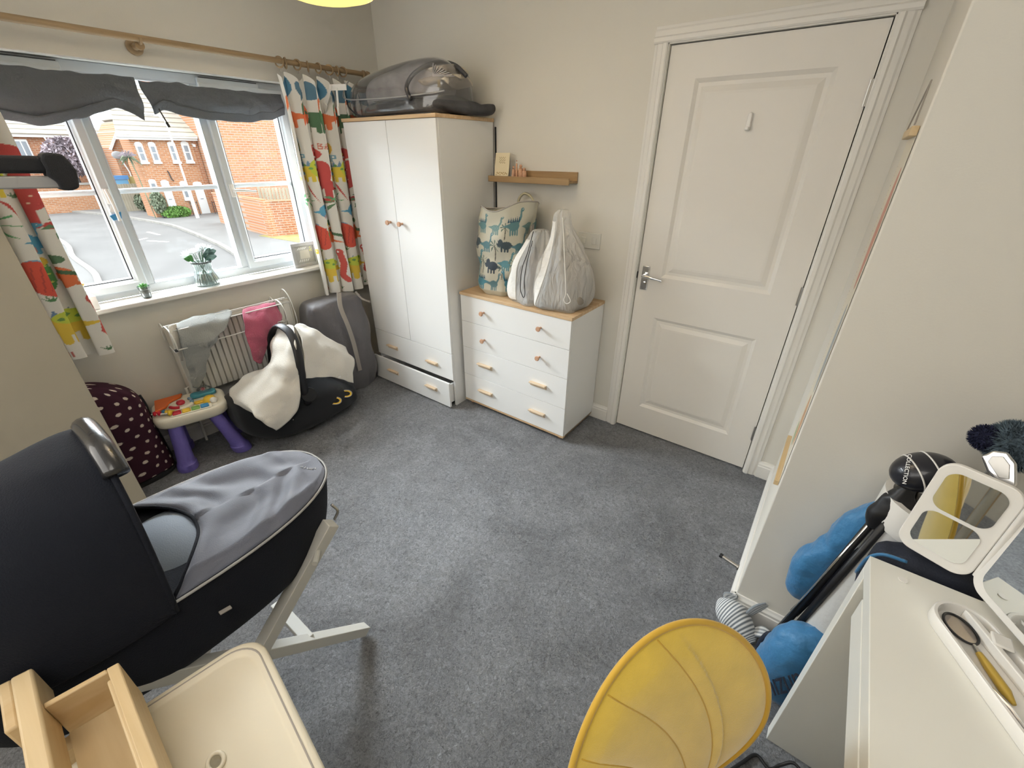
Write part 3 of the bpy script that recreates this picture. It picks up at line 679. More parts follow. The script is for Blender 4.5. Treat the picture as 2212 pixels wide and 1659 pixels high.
# wall ledge with its small things
t = thing('wall_shelf', 'narrow oak picture ledge on the wall above the chest', 'shelf', (1.30, -.05, 1.42))
sx0, sx1 = 1.030, 1.585
build('base_board', MB().box((sx0, -.092, 1.420), (sx1, -.001, 1.431)), 'ledge', t, bevel=.001)
build('front_lip', MB().box((sx0, -.102, 1.414), (sx1, -.092, 1.446)), 'ledge', t, bevel=.001)
build('back_board', MB().box((sx0, -.011, 1.431), (sx1, -.001, 1.475)), 'ledge', t, bevel=.001)
t = thing('greeting_card', 'cream greeting card with brown writing standing on the oak ledge', 'card', (1.11, -.05, 1.431))
cv = Canvas(.105, .135, 105, 135, '#e6d9b8')
for k in range(3): cv.line([(.03+.004*q, .085+k*.012+.005*math.sin(q*1.7+k)) for q in range(12)], .0014, '#a8946a')
for k in range(14): cv.ell(.012+k*.006, .02+.012*abs(math.sin(k*1.9)), .005, .003, '#b79d6c', k)
Mr = Matrix.Rotation(R(-14), 3, 'X')
build('front_leaf', MB().grid(105, 135, lambda u, v: (1.058+.105*u, -.078+.018*v, 1.4318+.134*v)), 'paintg', t, paint=cv.flat())
build('back_leaf', MB().grid(1, 1, lambda u, v: (1.058+.105*u, -.036-.021*v, 1.4318+.134*v)), 'whitep', t)
cand = None
for i, (x, h, r) in enumerate(((1.185, .072, .011), (1.207, .110, .006), (1.236, .078, .015), (1.262, .060, .014))):
    lab = ('small squat wooden figure beside the card on the ledge', 'thin tall wooden stick figure behind the card on the ledge', 'round brown wooden peg figure, third from the card on the ledge', 'short wooden peg figure farthest from the card on the ledge')[i]
    t2 = thing('wooden_figure', lab, 'ornament', (x, -.055, 1.431))
    z = 1.431; build('body', MB().lathe([(r, 0), (r*1.05, h*.3), (r*.9, h*.7), (r*.45, h*.76)], (x, -.055, z), 16), 'knob', t2, smooth=True)
    build('head', MB().ball((x, -.055, z+h*.86), r*.62), 'knob', t2, smooth='all')
t = thing('light_switch', 'white double wall plate behind the mesh laundry bag', 'socket', (1.69, -.004, 1.128))
build('plate', MB().box((1.618, -.009, 1.085), (1.758, -.0005, 1.172)), 'socket', t, bevel=.003)
for x in (1.655, 1.720): build('rocker', MB().box((x-.014, -.013, 1.112), (x+.014, -.009, 1.146)), 'socket', t, bevel=.002)
tag(build('wall_dark_strip', MB().beam((1.012, -.004, 1.05), (1.012, -.004, 1.70), .008, .007, up=(0, 1, 0)), 'black'), 'thin dark strip running down the wall beside the wardrobe', 'cable')  # dark vertical strip on the wall next to the wardrobe

# dinosaur laundry bag
t = thing('laundry_bag', 'tall pale canvas laundry bag printed with blue dinosaurs on the chest', 'laundry bag', (1.215, -.235, .803))
cvb = Canvas(1.5, .56, 500, 190, '#c3bfae')
for k in range(5):
    x = .08+k*.30
    cvb.spiny(x+.04, .45, .17, '#5d8388', '#35586a', 1); cvb.long_neck(x+.19, .44, .13, '#6a8785', '#7ca0a0', 1); cvb.palm(x+.27, .42, .12, '#5b6f66', '#5b5a50')
    cvb.tri(x-.02, .34, .15, '#46535a', '#46535a', -1); cvb.long_neck(x+.10, .33, .14, '#5b8189', None, 1); cvb.palm(x+.19, .30, .17, '#5f7268', '#5a564c')
    cvb.long_neck(x-.01, .22, .14, '#5a8890', None, 1); cvb.palm(x+.06, .20, .15, '#6b7d74', '#62645a'); cvb.tri(x+.16, .20, .17, '#3a444e', '#3a444e', -1); cvb.palm(x+.26, .17, .14, '#5f7268', '#5a564c')
    cvb.spiny(x+.04, .09, .18, '#4f8797', '#2c5568', -1); cvb.long_neck(x+.18, .08, .14, '#5b7a80', None, 1); cvb.ell(x+.26, .12, .01, .004, '#8a8c7c')
def lb(u, v):
    a = 2*math.pi*u; cx = 1.225+.035*v; cy_ = -.215
    r = .150+.014*math.sin(math.pi*v)+.075*max(0, v-.55)+.010*math.sin(3*a+v*6)+.022*noise.noise(Vector((math.cos(a)*1.6, math.sin(a)*1.6, v*4.5)))
    if v < .06: r *= .86+.14*(v/.06)
    z = .806+.50*v+ .035*math.sin(a+2.2)*max(0, v-.7)/.3 - .045*max(0, v-.75)/.25*math.exp(-((a-4.9)/.55)**2)
    return (cx+r*math.cos(a)*1.0, min(-.012, cy_+r*math.sin(a)*.82), z)
build('body', MB().grid(500, 190, lb), 'canvas', t, smooth='all', paint=cvb.flat(), solid=.002)
build('base', MB().prism([lb(k/40, 0)[:2] for k in range(40)], .804, .808), 'canvas', t, paint=np.tile(np.array(lin('#b9b5a6'), dtype=np.float32), (80, 1)))
rim = [Vector(lb(k/60, 1.0)) for k in range(60)]
build('rim_tape', MB().tube(rim, .0035, 6, closed=True), 'strap', t, smooth='all')
M['bagin'] = mat('bag_contents_cloth', (.30, .27, .20), .9, var=.3, vscale=18, bump=.5, bscale=20)
build('contents', MB().loft(dense([[p+Vector((0, 0, -.10)) - (p-Vector((1.26, -.215, p.z)))*.12 for p in rim], [Vector((1.26, -.215, 1.24))+(p-Vector((1.26, -.215, p.z)))*.6+Vector((0, 0, .03*math.sin(i*.5))) for i, p in enumerate(rim)], [Vector((1.26, -.215, 1.265))+(p-Vector((1.26, -.215, p.z)))*.2 for p in rim]], 4)), 'bagin', t, smooth='all')
build('handle', MB().tube(spline([(1.235, -.075, 1.25), (1.235, -.07, 1.32), (1.275, -.07, 1.357), (1.33, -.075, 1.34), (1.365, -.08, 1.28)], 6), .008, 6), 'canvas', t, smooth='all', paint=np.tile(np.array(lin('#b3ac92'), dtype=np.float32), (25*6, 1)))
build('handle', MB().beam((1.41, -.17, 1.31), (1.425, -.20, 1.16), .03, .006, up=(1, 0, 0)), 'strap', t)

# two white net bags
def net_bag(name, label, rings, contents, cord, cordm, seed, cloth=None):
    z0 = rings[0][2]; t = thing(name, label, 'mesh bag', (rings[0][0], rings[0][1], z0), None)
    build('net', MB().loft(dense(bag(rings, .03, 9, seed, 120, .11), 5)), 'mesh', t, smooth='all')
    dn = dense(bag(rings, .03, 9, seed, 120, .11), 5); a0, a1 = (66, 84)
    build('cotton_panel', MB().loft([[Vector((r_[0].x, r_[0].y, r_[0].z))*0+(p-Vector((rings[2][0], rings[2][1], p.z)))*1.012+Vector((rings[2][0], rings[2][1], p.z)) for p in r_[a0:a1]] for r_ in dn[3:-8]], closed=False), 'cotton', t, smooth='all', solid=.001)
    cr_ = [(a, b, c, max(.01, d-.024), max(.01, e-.022), f) for (a, b, c, d, e, f) in contents]
    build('contents', MB().loft(dense(bag(cr_, .010, 12, seed+3, 60, .02), 4)), cloth, t, smooth='all')
    cd = build('drawstring', MB().tube(spline(cord, 6), .0022, 6), cordm, t, smooth='all')
    return t
M['netin'] = mat('pale_contents', (.30, .27, .23), .9, var=.25, vscale=14, bump=.5, bscale=18)
M['netin2'] = mat('grey_contents', (.22, .21, .22), .9, var=.25, vscale=12, bump=.5, bscale=18)
net_bag('net_bag', 'white net laundry bag with a black drawstring, the shorter of two', [(1.475, -.295, .804, .095, .070, 2.6), (1.475, -.295, .83, .115, .082, 2.6), (1.475, -.29, .90, .118, .085, 2.4), (1.485, -.27, 1.02, .11, .09, 2.2), (1.50, -.25, 1.12, .08, .07, 2), (1.515, -.24, 1.185, .05, .05, 2), (1.52, -.24, 1.20, .03, .03, 2)],
        [(1.48, -.28, .815, .10, .08, 2.5), (1.48, -.28, .86, .125, .095, 2.4), (1.485, -.275, .98, .10, .085, 2.2), (1.495, -.26, 1.08, .06, .05, 2)],
        [(1.539, -0.355, 1.206), (1.513, -0.365, 1.098), (1.489, -0.380, 1.012), (1.484, -0.388, 0.910), (1.506, -0.390, 0.857), (1.518, -0.390, 0.880), (1.511, -0.388, 0.966), (1.518, -0.370, 1.063), (1.538, -0.360, 1.160)], 'black', 2, 'netin2')
net_bag('net_bag', 'taller white net laundry bag with a peaked top nearest the door', [(1.675, -.255, .804, .125, .095, 2.8), (1.675, -.255, .83, .155, .12, 2.6), (1.68, -.25, .90, .165, .13, 2.4), (1.675, -.245, 1.02, .140, .115, 2.1), (1.665, -.24, 1.14, .095, .08, 2), (1.655, -.24, 1.23, .055, .05, 2), (1.648, -.245, 1.285, .034, .030, 2), (1.650, -.245, 1.31, .016, .016, 2)],
        [(1.68, -.25, .815, .13, .10, 2.5), (1.69, -.25, .87, .155, .12, 2.4), (1.69, -.245, .99, .12, .10, 2.2), (1.68, -.24, 1.10, .07, .06, 2)],
        [(1.677, -0.300, 1.280), (1.713, -0.335, 1.176), (1.744, -0.365, 1.070), (1.772, -0.385, 0.935), (1.767, -0.390, 0.891), (1.786, -0.392, 0.875), (1.806, -0.390, 0.893), (1.782, -0.387, 0.927)], 'whitep', 5, 'netin')

# ---------------------------------------------------------------- clear storage bag on the wardrobe
zt = 1.742
t = thing('vacuum_bag', 'clear vinyl storage bag of grey bedding lying on the wardrobe', 'storage bag', (.6, -.26, zt))
def lump(cx, cy, z0, a, b, h, e=2.6, zc=.5, n=40, wob=.02, seed=0, top=.55):
    rg = []
    for k in range(9):
        t_ = k/8; s_ = [.80, .96, 1.0, 1.0, .98, .93, .82, top, .18][k]; rg.append((cx, cy, z0+h*[0, .06, .22, .42, .60, .76, .88, .97, 1.0][k], a*s_, b*s_, e))
    return dense(bag(rg, wob, 6, seed, n), 4)
def shear(rings, k, x0, kz=0):
    return [[Vector((p[0], p[1], p[2] + max(0, (p[2]-zt))*k*(p[0]-x0))) for p in r] for r in rings]
M['bed'] = mat('grey_bedding', (.40, .385, .395), .8, var=.3, vscale=9, bump=.6, bscale=14)
M['bedd'] = mat('dark_bedding', (.05, .05, .054), .7, var=.5, vscale=9, bump=.8, bscale=14)
M['bedw'] = mat('folded_cream_towel', (.62, .56, .47), .9, bump=.6, bscale=30)
build('bedding_dark', MB().loft(lump(.60, -.27, zt+.003, .36, .165, .085, wob=.015, seed=1, top=.8)), 'bedd', t, smooth='all')
build('bedding_grey', MB().loft(shear(lump(.57, -.25, zt+.075, .33, .155, .150, wob=.02, seed=4), .75, .50)), 'bed', t, smooth='all')
build('towel', MB().loft(dense([[Vector((x, -.27+.11*math.cos(a), 1.895+.030*math.sin(a)+.004*math.sin(3*a+x*30))) for a in [2*math.pi*k/24 for k in range(24)]] for x in (.775, .80, .87, .95, .985)], 3)), 'bedw', t, smooth='all')
build('towel', MB().loft(dense([[Vector((x, -.26+.10*math.cos(a), 1.948+.022*math.sin(a))) for a in [2*math.pi*k/24 for k in range(24)]] for x in (.80, .83, .88, .93, .955)], 3)), 'bedw', t, smooth='all')
sh = build('vinyl_shell', MB().loft(shear(lump(.575, -.26, zt+.002, .43, .195, .235, e=3.0, wob=.03, seed=9, top=.62), .42, .50)), 'film', t, smooth='all')
def strip(pts, r=.006, m='black', nm='piping'): return build(nm, MB().tube(spline(pts, 8), r, 6), m, sh, smooth='all')
strip([(0.236, -0.420, 1.933), (0.202, -0.440, 1.877), (0.251, -0.450, 1.839), (0.589, -0.455, 1.828), (0.846, -0.450, 1.829), (1.038, -0.440, 1.836)], .004, 'greyf')
strip([(0.813, -0.465, 1.809), (0.773, -0.450, 1.867), (0.802, -0.420, 1.924), (0.854, -0.360, 1.966), (0.897, -0.300, 1.981), (0.957, -0.260, 1.965), (1.011, -0.240, 1.918)], .011, 'bedd')
for k in range(9): build('pleated_edge', MB().beam((0.923, -0.400, 1.907), tuple(Vector((0.923, -0.400, 1.907))+Vector((.012*k+.01, .006*k, .055-.007*k))), .006, .003), 'bed', sh)
strip([(0.233, -0.450, 1.838), (0.242, -0.440, 1.794), (0.348, -0.430, 1.751), (0.632, -0.440, 1.745), (0.939, -0.450, 1.746)], .004, 'bedd')
tag(build('dark_garment', MB().loft(dense([sring(c, a, b, n=24, ux=(0, 1, 0), uy=(0, 0, 1)) for c, a, b in [((.86, -.32, zt+.035), .05, .02), ((.92, -.28, zt+.05), .13, .044), ((.985, -.24, zt+.042), .14, .036), ((1.03, -.16, zt+.030), .10, .027), ((1.06, -.12, zt+.034), .05, .027), ((1.075, -.10, zt+.04), .02, .02)]], 4)), 'bedd', smooth='all'), 'black folded garment hanging out over the wardrobe edge', 'garment')
t = thing('buckle_strap', 'white webbing strap with an open buckle beside the clear bag', 'strap', (.16, -.44, 1.80))
build('webbing', MB().beam((0.329, -0.505, 1.890), (0.167, -0.505, 1.898), .030, .004, up=(0, 1, 0)).beam((0.192, -0.510, 1.907), (0.098, -0.510, 1.802), .020, .003, up=(0, 1, 0)).beam((0.242, -0.510, 1.891), (0.227, -0.510, 1.788), .018, .003, up=(0, 1, 0)), 'whitep', t, bevel=.001)
build('buckle', MB().beam((0.116, -0.515, 1.818), (0.082, -0.515, 1.777), .028, .010, up=(0, 1, 0)), 'whitep', t, bevel=.002)
build('buckle_tongue', MB().beam((0.234, -0.515, 1.801), (0.229, -0.515, 1.755), .014, .008, up=(0, 1, 0)), 'whitep', t, bevel=.002)

# ---------------------------------------------------------------- things on the window sill
t = thing('flower_vase', 'ribbed glass vase of white flowers on the window sill', 'vase', (-.025, -1.385, .885))
def ribbed(prof, c, n=96, amp=.0025, nr=24):
    rings = []
    for r, z in prof: rings.append([(c[0]+(r+amp*math.cos(nr*2*math.pi*k/n))*math.cos(2*math.pi*k/n), c[1]+(r+amp*math.cos(nr*2*math.pi*k/n))*math.sin(2*math.pi*k/n), c[2]+z) for k in range(n)])
    return MB().loft(rings, cap=False)
vc = (-.025, -1.385, .885)
mb = ribbed([(.002, .004), (.055, .004), (.060, .012), (.057, .03), (.046, .065), (.040, .095), (.043, .118), (.050, .135)], vc)
build('vase_body', mb, 'vase', t, smooth='all', solid=.003)
build('water', MB().lathe([(.050, .008), (.052, .02), (.044, .06), (.042, .07)], vc, 24), 'vase', t, smooth=True)
mb = MB(); r7 = random.Random(3)
heads = []
for k in range(14):
    a = k*2.4; rr = .02+.035*r7.random(); h = .165+.045*r7.random()
    top = (vc[0]+rr*1.0*math.cos(a), vc[1]+rr*1.3*math.sin(a), vc[2]+h); heads.append(top)
    mb.tube(spline([(vc[0]-.035*math.cos(a), vc[1]-.035*math.sin(a), vc[2]+.012), (vc[0], vc[1], vc[2]+.09), top], 5), .0016, 5)
build('stems', mb, 'stem', t, smooth='all')
for k, hd_ in enumerate(heads[:9]):
    mb = MB(); c = Vector(hd_)
    for q in range(16):
        a = q*2.39; e = .2+.75*(q/16); d = Vector((math.cos(a)*math.sin(e*1.7), math.sin(a)*math.sin(e*1.7), math.cos(e*1.7))); sd = d.orthogonal().normalized()*.005
        tip = c+d*.030; mid = c+d*.016
        mb.add([c, mid+sd, tip, mid-sd], [(0, 1, 2, 3)])
    build('flower', mb, 'petal', t, solid=.001)
for k, (a, b, m_) in enumerate((((-.02, -1.43, 1.035), (-.01, -1.462, 1.055), 'leaf'), ((-.02, -1.42, 1.03), (.0, -1.445, 1.065), 'leaf'), ((-.025, -1.36, 1.04), (-.03, -1.30, 1.068), 'leafd'), ((-.02, -1.37, 1.045), (-.01, -1.33, 1.085), 'leafd'), ((-.03, -1.36, 1.03), (-.03, -1.305, 1.04), 'leafd'))):
    a, b = Vector(a), Vector(b); d = b-a; sd = Vector((.35, .1, .7)).normalized()*d.length*.42
    mb = MB().grid(6, 4, lambda u, v: a+d*u*1.15+sd*(v-.5)*2*math.sin(math.pi*min(1, u*.86+.12))+Vector((.010*math.sin(u*3)+.008*abs(v-.5), 0, -.01*u*u)))
    build('leaf', mb, m_, t, smooth='all', solid=.001)
t = thing('succulent_pot', 'small clear pot holding a little succulent on the sill', 'plant', (.0, -1.685, .885))
build('pot', MB().lathe([(.018, .002), (.021, .006), (.028, .062), (.026, .062), (.019, .008), (.001, .007)], (.0, -1.685, .885), 20), 'vase', t, smooth=True)
build('dark_soil', MB().lathe([(.017, .006), (.021, .026), (.001, .028)], (0, -1.685, .885), 18), 'golfn', t, smooth=True)
build('gravel', MB().lathe([(.0215, .0265), (.0245, .044), (.001, .047)], (0, -1.685, .885), 18), 'netin', t, smooth=True)
for k in range(12):
    a = k*2.4; e = .3+.09*k; d = Vector((math.cos(a)*math.sin(e), math.sin(a)*math.sin(e), math.cos(e)))
    build('leaf', MB().tube([Vector((0, -1.685, .930)), Vector((0, -1.685, .936))+d*.016, Vector((0, -1.685, .936))+d*.028], [.004, .006, .001], 6), 'leaf', t, smooth='all')
t = thing('photo_frame', 'square grey picture frame on the sill against the curtain', 'picture frame', (-.01, -.775, .885))
fy0, fy1 = -.872, -.700
build('frame', MB().box((-.014, fy0, .886), (.004, fy1, .908)).box((-.014, fy0, 1.018), (.004, fy1, 1.040)).box((-.014, fy0, .908), (.004, fy0+.022, 1.018)).box((-.014, fy1-.022, .908), (.004, fy1, 1.018)), 'greyf', t, bevel=.001)
cv = Canvas(.130, .112, 130, 112, '#9a9a98'); cv.poly([(.03, .03), (.10, .03), (.095, .085), (.035, .085)], '#b9b7b2')
for k in range(5): cv.line([(.02+.012*k, .09), (.035+.012*k, .102)], .0016, '#e4e8ea'); cv.line([(.02+.014*k, .012), (.03+.014*k, .024)], .0016, '#e4e8ea')
for k in range(7): cv.ell(.105+.006*(k % 3), .075+.006*k % .03, .003, .003, '#cfd06a')
build('print', MB().grid(130, 112, lambda u, v: (-.004, fy0+.021+.130*u, .907+.112*v)), 'paintg', t, paint=cv.flat())
build('back_board', MB().box((-.013, fy0+.02, .906), (-.006, fy1-.02, 1.02)), 'greyf', t)
t = thing('toy_boat', 'small blue and white paper boat toy stuck on the window frame', 'ornament', (-.06, -1.665, 1.27))
build('hull', MB().prism([(-1.690, 1.285), (-1.640, 1.300), (-1.648, 1.268), (-1.682, 1.262)], -.062, -.052, 'yzx'), 't_blue', t, bevel=.002)
build('sail', MB().prism([(-1.683, 1.300), (-1.668, 1.335), (-1.663, 1.300)], -.060, -.056, 'yzx'), 'whitep', t)
t = thing('storage_tub', 'cream tub with yellow lid on a white box at the left end of the sill', 'tub', (-.03, -1.945, .885))
build('box', MB().box((-.075, -2.02, .886), (.045, -1.885, .950)), 'whitep', t, bevel=.004)
build('tub', MB().lathe([(.040, 0), (.048, .004), (.054, .045), (.001, .046)], (-.02, -1.955, .951), 28), 'fleece', t, smooth=True)
build('lid', MB().lathe([(.058, .0), (.060, .004), (.060, .012), (.055, .015), (.001, .016)], (-.02, -1.955, .997), 28), 't_yell', t, smooth=True)

# ---------------------------------------------------------------- radiator and airer
t = thing('radiator', 'white fluted panel radiator under the window', 'radiator', (.06, -1.345, .35))
ry0, ry1, rz0, rz1 = -1.675, -1.015, .325, .715
n = 20; prof = []
for k in range(n):
    y = ry0+.02+(ry1-ry0-.04)*k/n; w = (ry1-ry0-.04)/n
    prof += [(y, .100), (y+w*.10, .101), (y+w*.18, .084), (y+w*.30, .084), (y+w*.38, .101)]
prof += [(ry1-.02, .100)]
rings = [[(x, y, z) for y, x in [(ry0, .070), (ry0, .098)]+prof+[(ry1, .098), (ry1, .070)]] for z in (rz0+.03, rz1-.03)]
flat = [[(min(x, .096), y, z) for x, y, _ in rings[0]] for z in (rz0,)]
mb = MB().loft([[(min(p[0], .094), p[1], rz0) for p in rings[0]], [(min(p[0], .098), p[1], rz0+.018) for p in rings[0]], rings[0], rings[1], [(min(p[0], .098), p[1], rz1-.018) for p in rings[0]], [(min(p[0], .094), p[1], rz1) for p in rings[0]]])
build('front_panel', mb, 'rad', t, smooth=True, ang=20)
build('rear_panel', MB().box((.025, ry0, rz0), (.050, ry1, rz1)), 'rad', t, bevel=.004)
build('top_grille', MB().box((.024, ry0-.003, rz1-.006), (.102, ry1+.003, rz1+.004)), 'rad', t, bevel=.002)
build('side_cover', MB().box((.022, ry0-.006, rz0), (.103, ry0-.001, rz1)), 'rad', t); build('side_cover', MB().box((.022, ry1+.001, rz0), (.103, ry1+.006, rz1)), 'rad', t)
build('pipe', MB().tube([(.06, ry1+.02, 0), (.06, ry1+.02, rz0+.04), (.06, ry1-.01, rz0+.04)], .0075, 8), 'rad', t, smooth=True)
build('pipe', MB().tube([(.06, ry0-.02, 0), (.06, ry0-.02, rz0+.04), (.06, ry0+.01, rz0+.04)], .0075, 8), 'rad', t, smooth=True)
t = thing('radiator_airer', 'white wire clothes airer hooked over the radiator', 'airer', (.15, -1.35, .72))
def rod(a, b, nm='wire_rod'): return build(nm, MB().cyl(a, b, .0032, n=8), 'wire', t, smooth=True)
rod((.118, -1.700, .745), (.118, -1.030, .745)); rod((.150, -1.70, .762), (.150, -1.06, .762)); rod((.205, -1.70, .745), (.205, -1.11, .745)); rod((.225, -1.70, .648), (.225, -1.135, .648))
for y in (-1.700, -1.115):
    build('end_hook', MB().tube(spline([(.055, y, .66), (.060, y, .73), (.085, y, .765), (.118, y+.0, .748), (.150, y, .762), (.205, y, .748), (.235, y, .70), (.225, y, .645), (.17, y, .62), (.11, y, .64)], 5), .0035, 7), 'wire', t, smooth='all')
build('end_cap', MB().cyl((.225, -1.712, .648), (.225, -1.700, .648), .008, n=10), 'black', t)
build('end_hook', MB().tube(spline([(.06, -1.045, .70), (.07, -1.04, .775), (.11, -1.035, .80), (.16, -1.03, .74), (.18, -1.03, .62), (.15, -1.03, .56)], 6), .0035, 7), 'wire', t, smooth='all')

g1 = patch([[(0.130, -1.674, 0.733), (0.130, -1.595, 0.767), (0.130, -1.482, 0.767), (0.130, -1.377, 0.764)],
            [(0.170, -1.661, 0.764), (0.170, -1.587, 0.769), (0.170, -1.486, 0.766), (0.170, -1.382, 0.760)],
            [(0.212, -1.666, 0.740), (0.212, -1.600, 0.740), (0.212, -1.510, 0.742), (0.212, -1.411, 0.738)],
            [(0.222, -1.675, 0.670), (0.230, -1.617, 0.671), (0.240, -1.547, 0.677), (0.238, -1.464, 0.694)],
            [(0.200, -1.677, 0.570), (0.220, -1.631, 0.600), (0.235, -1.573, 0.630), (0.237, -1.507, 0.669)],
            [(0.170, -1.680, 0.472), (0.190, -1.651, 0.487), (0.200, -1.613, 0.518), (0.210, -1.567, 0.574)],
            [(0.150, -1.687, 0.398), (0.165, -1.672, 0.390), (0.175, -1.653, 0.403), (0.180, -1.621, 0.451)]], 9, 8, fold=.010, fs=16, seed=2)
o = build('draped_cloth', g1, 'greyc', smooth='all', solid=.004); tag(o, 'grey knitted trousers draped over the left of the airer', 'clothing')
o = build('draped_cloth', patch([[(0.200, -1.697, 0.772), (0.190, -1.677, 0.774), (0.190, -1.656, 0.773)], [(0.220, -1.703, 0.723), (0.210, -1.687, 0.710), (0.200, -1.668, 0.696)], [(0.200, -1.699, 0.638), (0.190, -1.687, 0.636), (0.180, -1.672, 0.628)], [(0.170, -1.694, 0.568), (0.170, -1.690, 0.566), (0.160, -1.680, 0.560)]], 6, 6, fold=.006, seed=5), 'fleece', smooth='all', solid=.003)
tag(o, 'narrow pale cloth hanging at the left end of the airer', 'clothing')
p1 = patch([[(0.135, -1.297, 0.746), (0.135, -1.252, 0.746), (0.135, -1.183, 0.748), (0.135, -1.121, 0.747)],
            [(0.180, -1.323, 0.751), (0.180, -1.271, 0.752), (0.180, -1.198, 0.752), (0.180, -1.127, 0.746)],
            [(0.232, -1.353, 0.721), (0.232, -1.299, 0.711), (0.228, -1.220, 0.699), (0.200, -1.118, 0.664)],
            [(0.245, -1.364, 0.665), (0.250, -1.318, 0.652), (0.245, -1.244, 0.640), (0.215, -1.158, 0.631)],
            [(0.240, -1.368, 0.590), (0.250, -1.334, 0.576), (0.245, -1.281, 0.563), (0.235, -1.234, 0.575)],
            [(0.230, -1.370, 0.518), (0.240, -1.345, 0.499), (0.240, -1.307, 0.498), (0.230, -1.271, 0.513)],
            [(0.225, -1.370, 0.462), (0.230, -1.352, 0.438), (0.230, -1.327, 0.428), (0.225, -1.305, 0.449)]], 9, 8, fold=.014, fs=15, seed=8)
o = build('draped_cloth', p1, 'pink', smooth='all', solid=.006); tag(o, 'pink towelling trousers draped over the right of the airer', 'clothing')

# ---------------------------------------------------------------- activity table
TO = Vector((.190, -1.735, .330)); tux = Vector((.26, .966, 0)).normalized(); tuy = Vector((-tux.y, tux.x, 0))
t = thing('activity_table', 'toddler activity table with ivory top, coloured keys and purple legs', 'toy table', (TO.x, TO.y, 0))
def tp(u, v, h=0): return TO+tux*u+tuy*v+Vector((0, 0, h))
MT = Matrix((tux, tuy, Vector((0, 0, 1)))).transposed()
rings = []
for s_, h in ((.93, -.062), (1.0, -.050), (1.02, -.020), (1.0, -.006), (.96, 0), (.90, .000)):
    rings.append([tp(x*s_, y*s_, h) for x, y in rrect(.335, .265, .070, 7)])
build('top', MB().loft(rings), 'toyw', t, smooth=True, ang=50)
for u, v in ((-.115, -.105), (.115, -.105), (-.115, .105), (.115, .105)):
    top = tp(u*.80, v*.85, -.062); bot = tp(u*(1.05 if u < 0 else 1.32)+.012, v*1.10+(.02 if u > 0 else 0), 0) ; bot.z = 0
    rr = []
    for k, (f_, r) in enumerate(((0, .036), (.15, .037), (.5, .039), (.75, .043), (.84, .046), (.86, .052), (.98, .054), (1.0, .052))):
        c = top.lerp(bot, f_); c.z = top.z+(0.002-top.z)*f_; rr.append(sring(c, r, r*.92, n=22))
    lg = build('leg', MB().loft(rr), 'purple', t, smooth=True)
for k, (c, u) in enumerate((('red', -.060), ('yell', -.018), ('green', .024), ('blue', .066))):
    build('piano_key', MB().obox(tp(u, -.098, .006), (.038, .040, .016), MT), 't_'+c, t, bevel=.005)
build('key_rail', MB().oprism(rrect(.19, .052, .012), 0, .006, tp(.004, -.098, .0), tux, tuy), 'toyw', t, bevel=.002)
wh = build('wheel_base', MB().lathe([(.060, 0), (.060, .010), (.052, .018), (.046, .018), (.044, .008), (.001, .008)], tp(-.035, -.012, 0), 30), 'toyw', t, smooth=True)
build('red_knob', MB().lathe([(.019, .008), (.021, .018), (.015, .026), (.001, .028)], tp(-.035, .002, 0), 20), 't_red', t, smooth=True)
def arc(c, r, a0, a1, rad, m_, nm, h=.018): return build(nm, MB().tube([tp(c[0]+r*math.cos(R(a)), c[1]+r*math.sin(R(a)), h) for a in np.linspace(a0, a1, 10)], rad, 8), m_, t, smooth='all')
arc((-.035, -.012), .050, 200, 262, .009, 't_red', 'red_button'); arc((-.035, -.012), .052, -20, 40, .009, 't_sky', 'blue_button')
build('orange_flap', MB().oprism([(-.150, .12), (-.150, -.02), (-.10, .00), (-.085, .05), (-.03, .09), (-.02, .13)], .002, .014, tp(0, 0, 0), tux, tuy), 't_orange', t, bevel=.004)
build('yellow_dome', MB().lathe([(.034, 0), (.032, .012), (.022, .026), (.001, .032)], tp(.095, -.035, 0), 22), 't_yell', t, smooth=True)
build('white_ball', MB().ball(tp(.112, -.068, .012), .018), 'whitep', t, smooth='all')
build('yellow_leaf', MB().oprism(rrect(.045, .03, .012, cx=.045, cy=-.03), 0, .010, tp(0, 0, 0), tux, tuy), 't_yell', t, bevel=.003)
ph = build('phone_dock', MB().oprism(rrect(.125, .055, .022, cx=.075, cy=.055), .001, .022, tp(0, 0, 0), tux, tuy), 't_teal', t, bevel=.006)
build('window_bubble', MB().lathe([(.038, 0), (.036, .012), (.024, .024), (.001, .028)], tp(.085, .085, .016), 24), 'vase', t, smooth=True)
build('red_ball', MB().ball(tp(.080, .080, .028), .011), 't_red', t, smooth='all')
for k, (u, v, c, r) in enumerate(((-.150, -.060, 'red', .014), (-.132, -.068, 'red', .014), (-.112, -.066, 'blue', .013), (-.100, -.080, 'yell', .014), (-.088, -.098, 'yell', .016))):
    build('spinner_bead', MB().lathe([(r*.6, -.008), (r, 0), (r*.6, .008), (.001, .009)], tp(u, v, .018), 14, Matrix.Rotation(1.2, 3, 'X')), 't_'+c, t, smooth=True)
build('spinner_post', MB().tube([tp(-.165, -.055, .016), tp(-.08, -.103, .016)], .004, 6), 'whitep', t)
build('star', MB().oprism([(.032*math.cos(R(a))*(1 if k % 2 else .5)-.085, .032*math.sin(R(a))*(1 if k % 2 else .5)-.062) for k, a in enumerate(range(0, 360, 36))], .002, .010, tp(0, 0, 0), tux, tuy), 't_yell', t, bevel=.002)

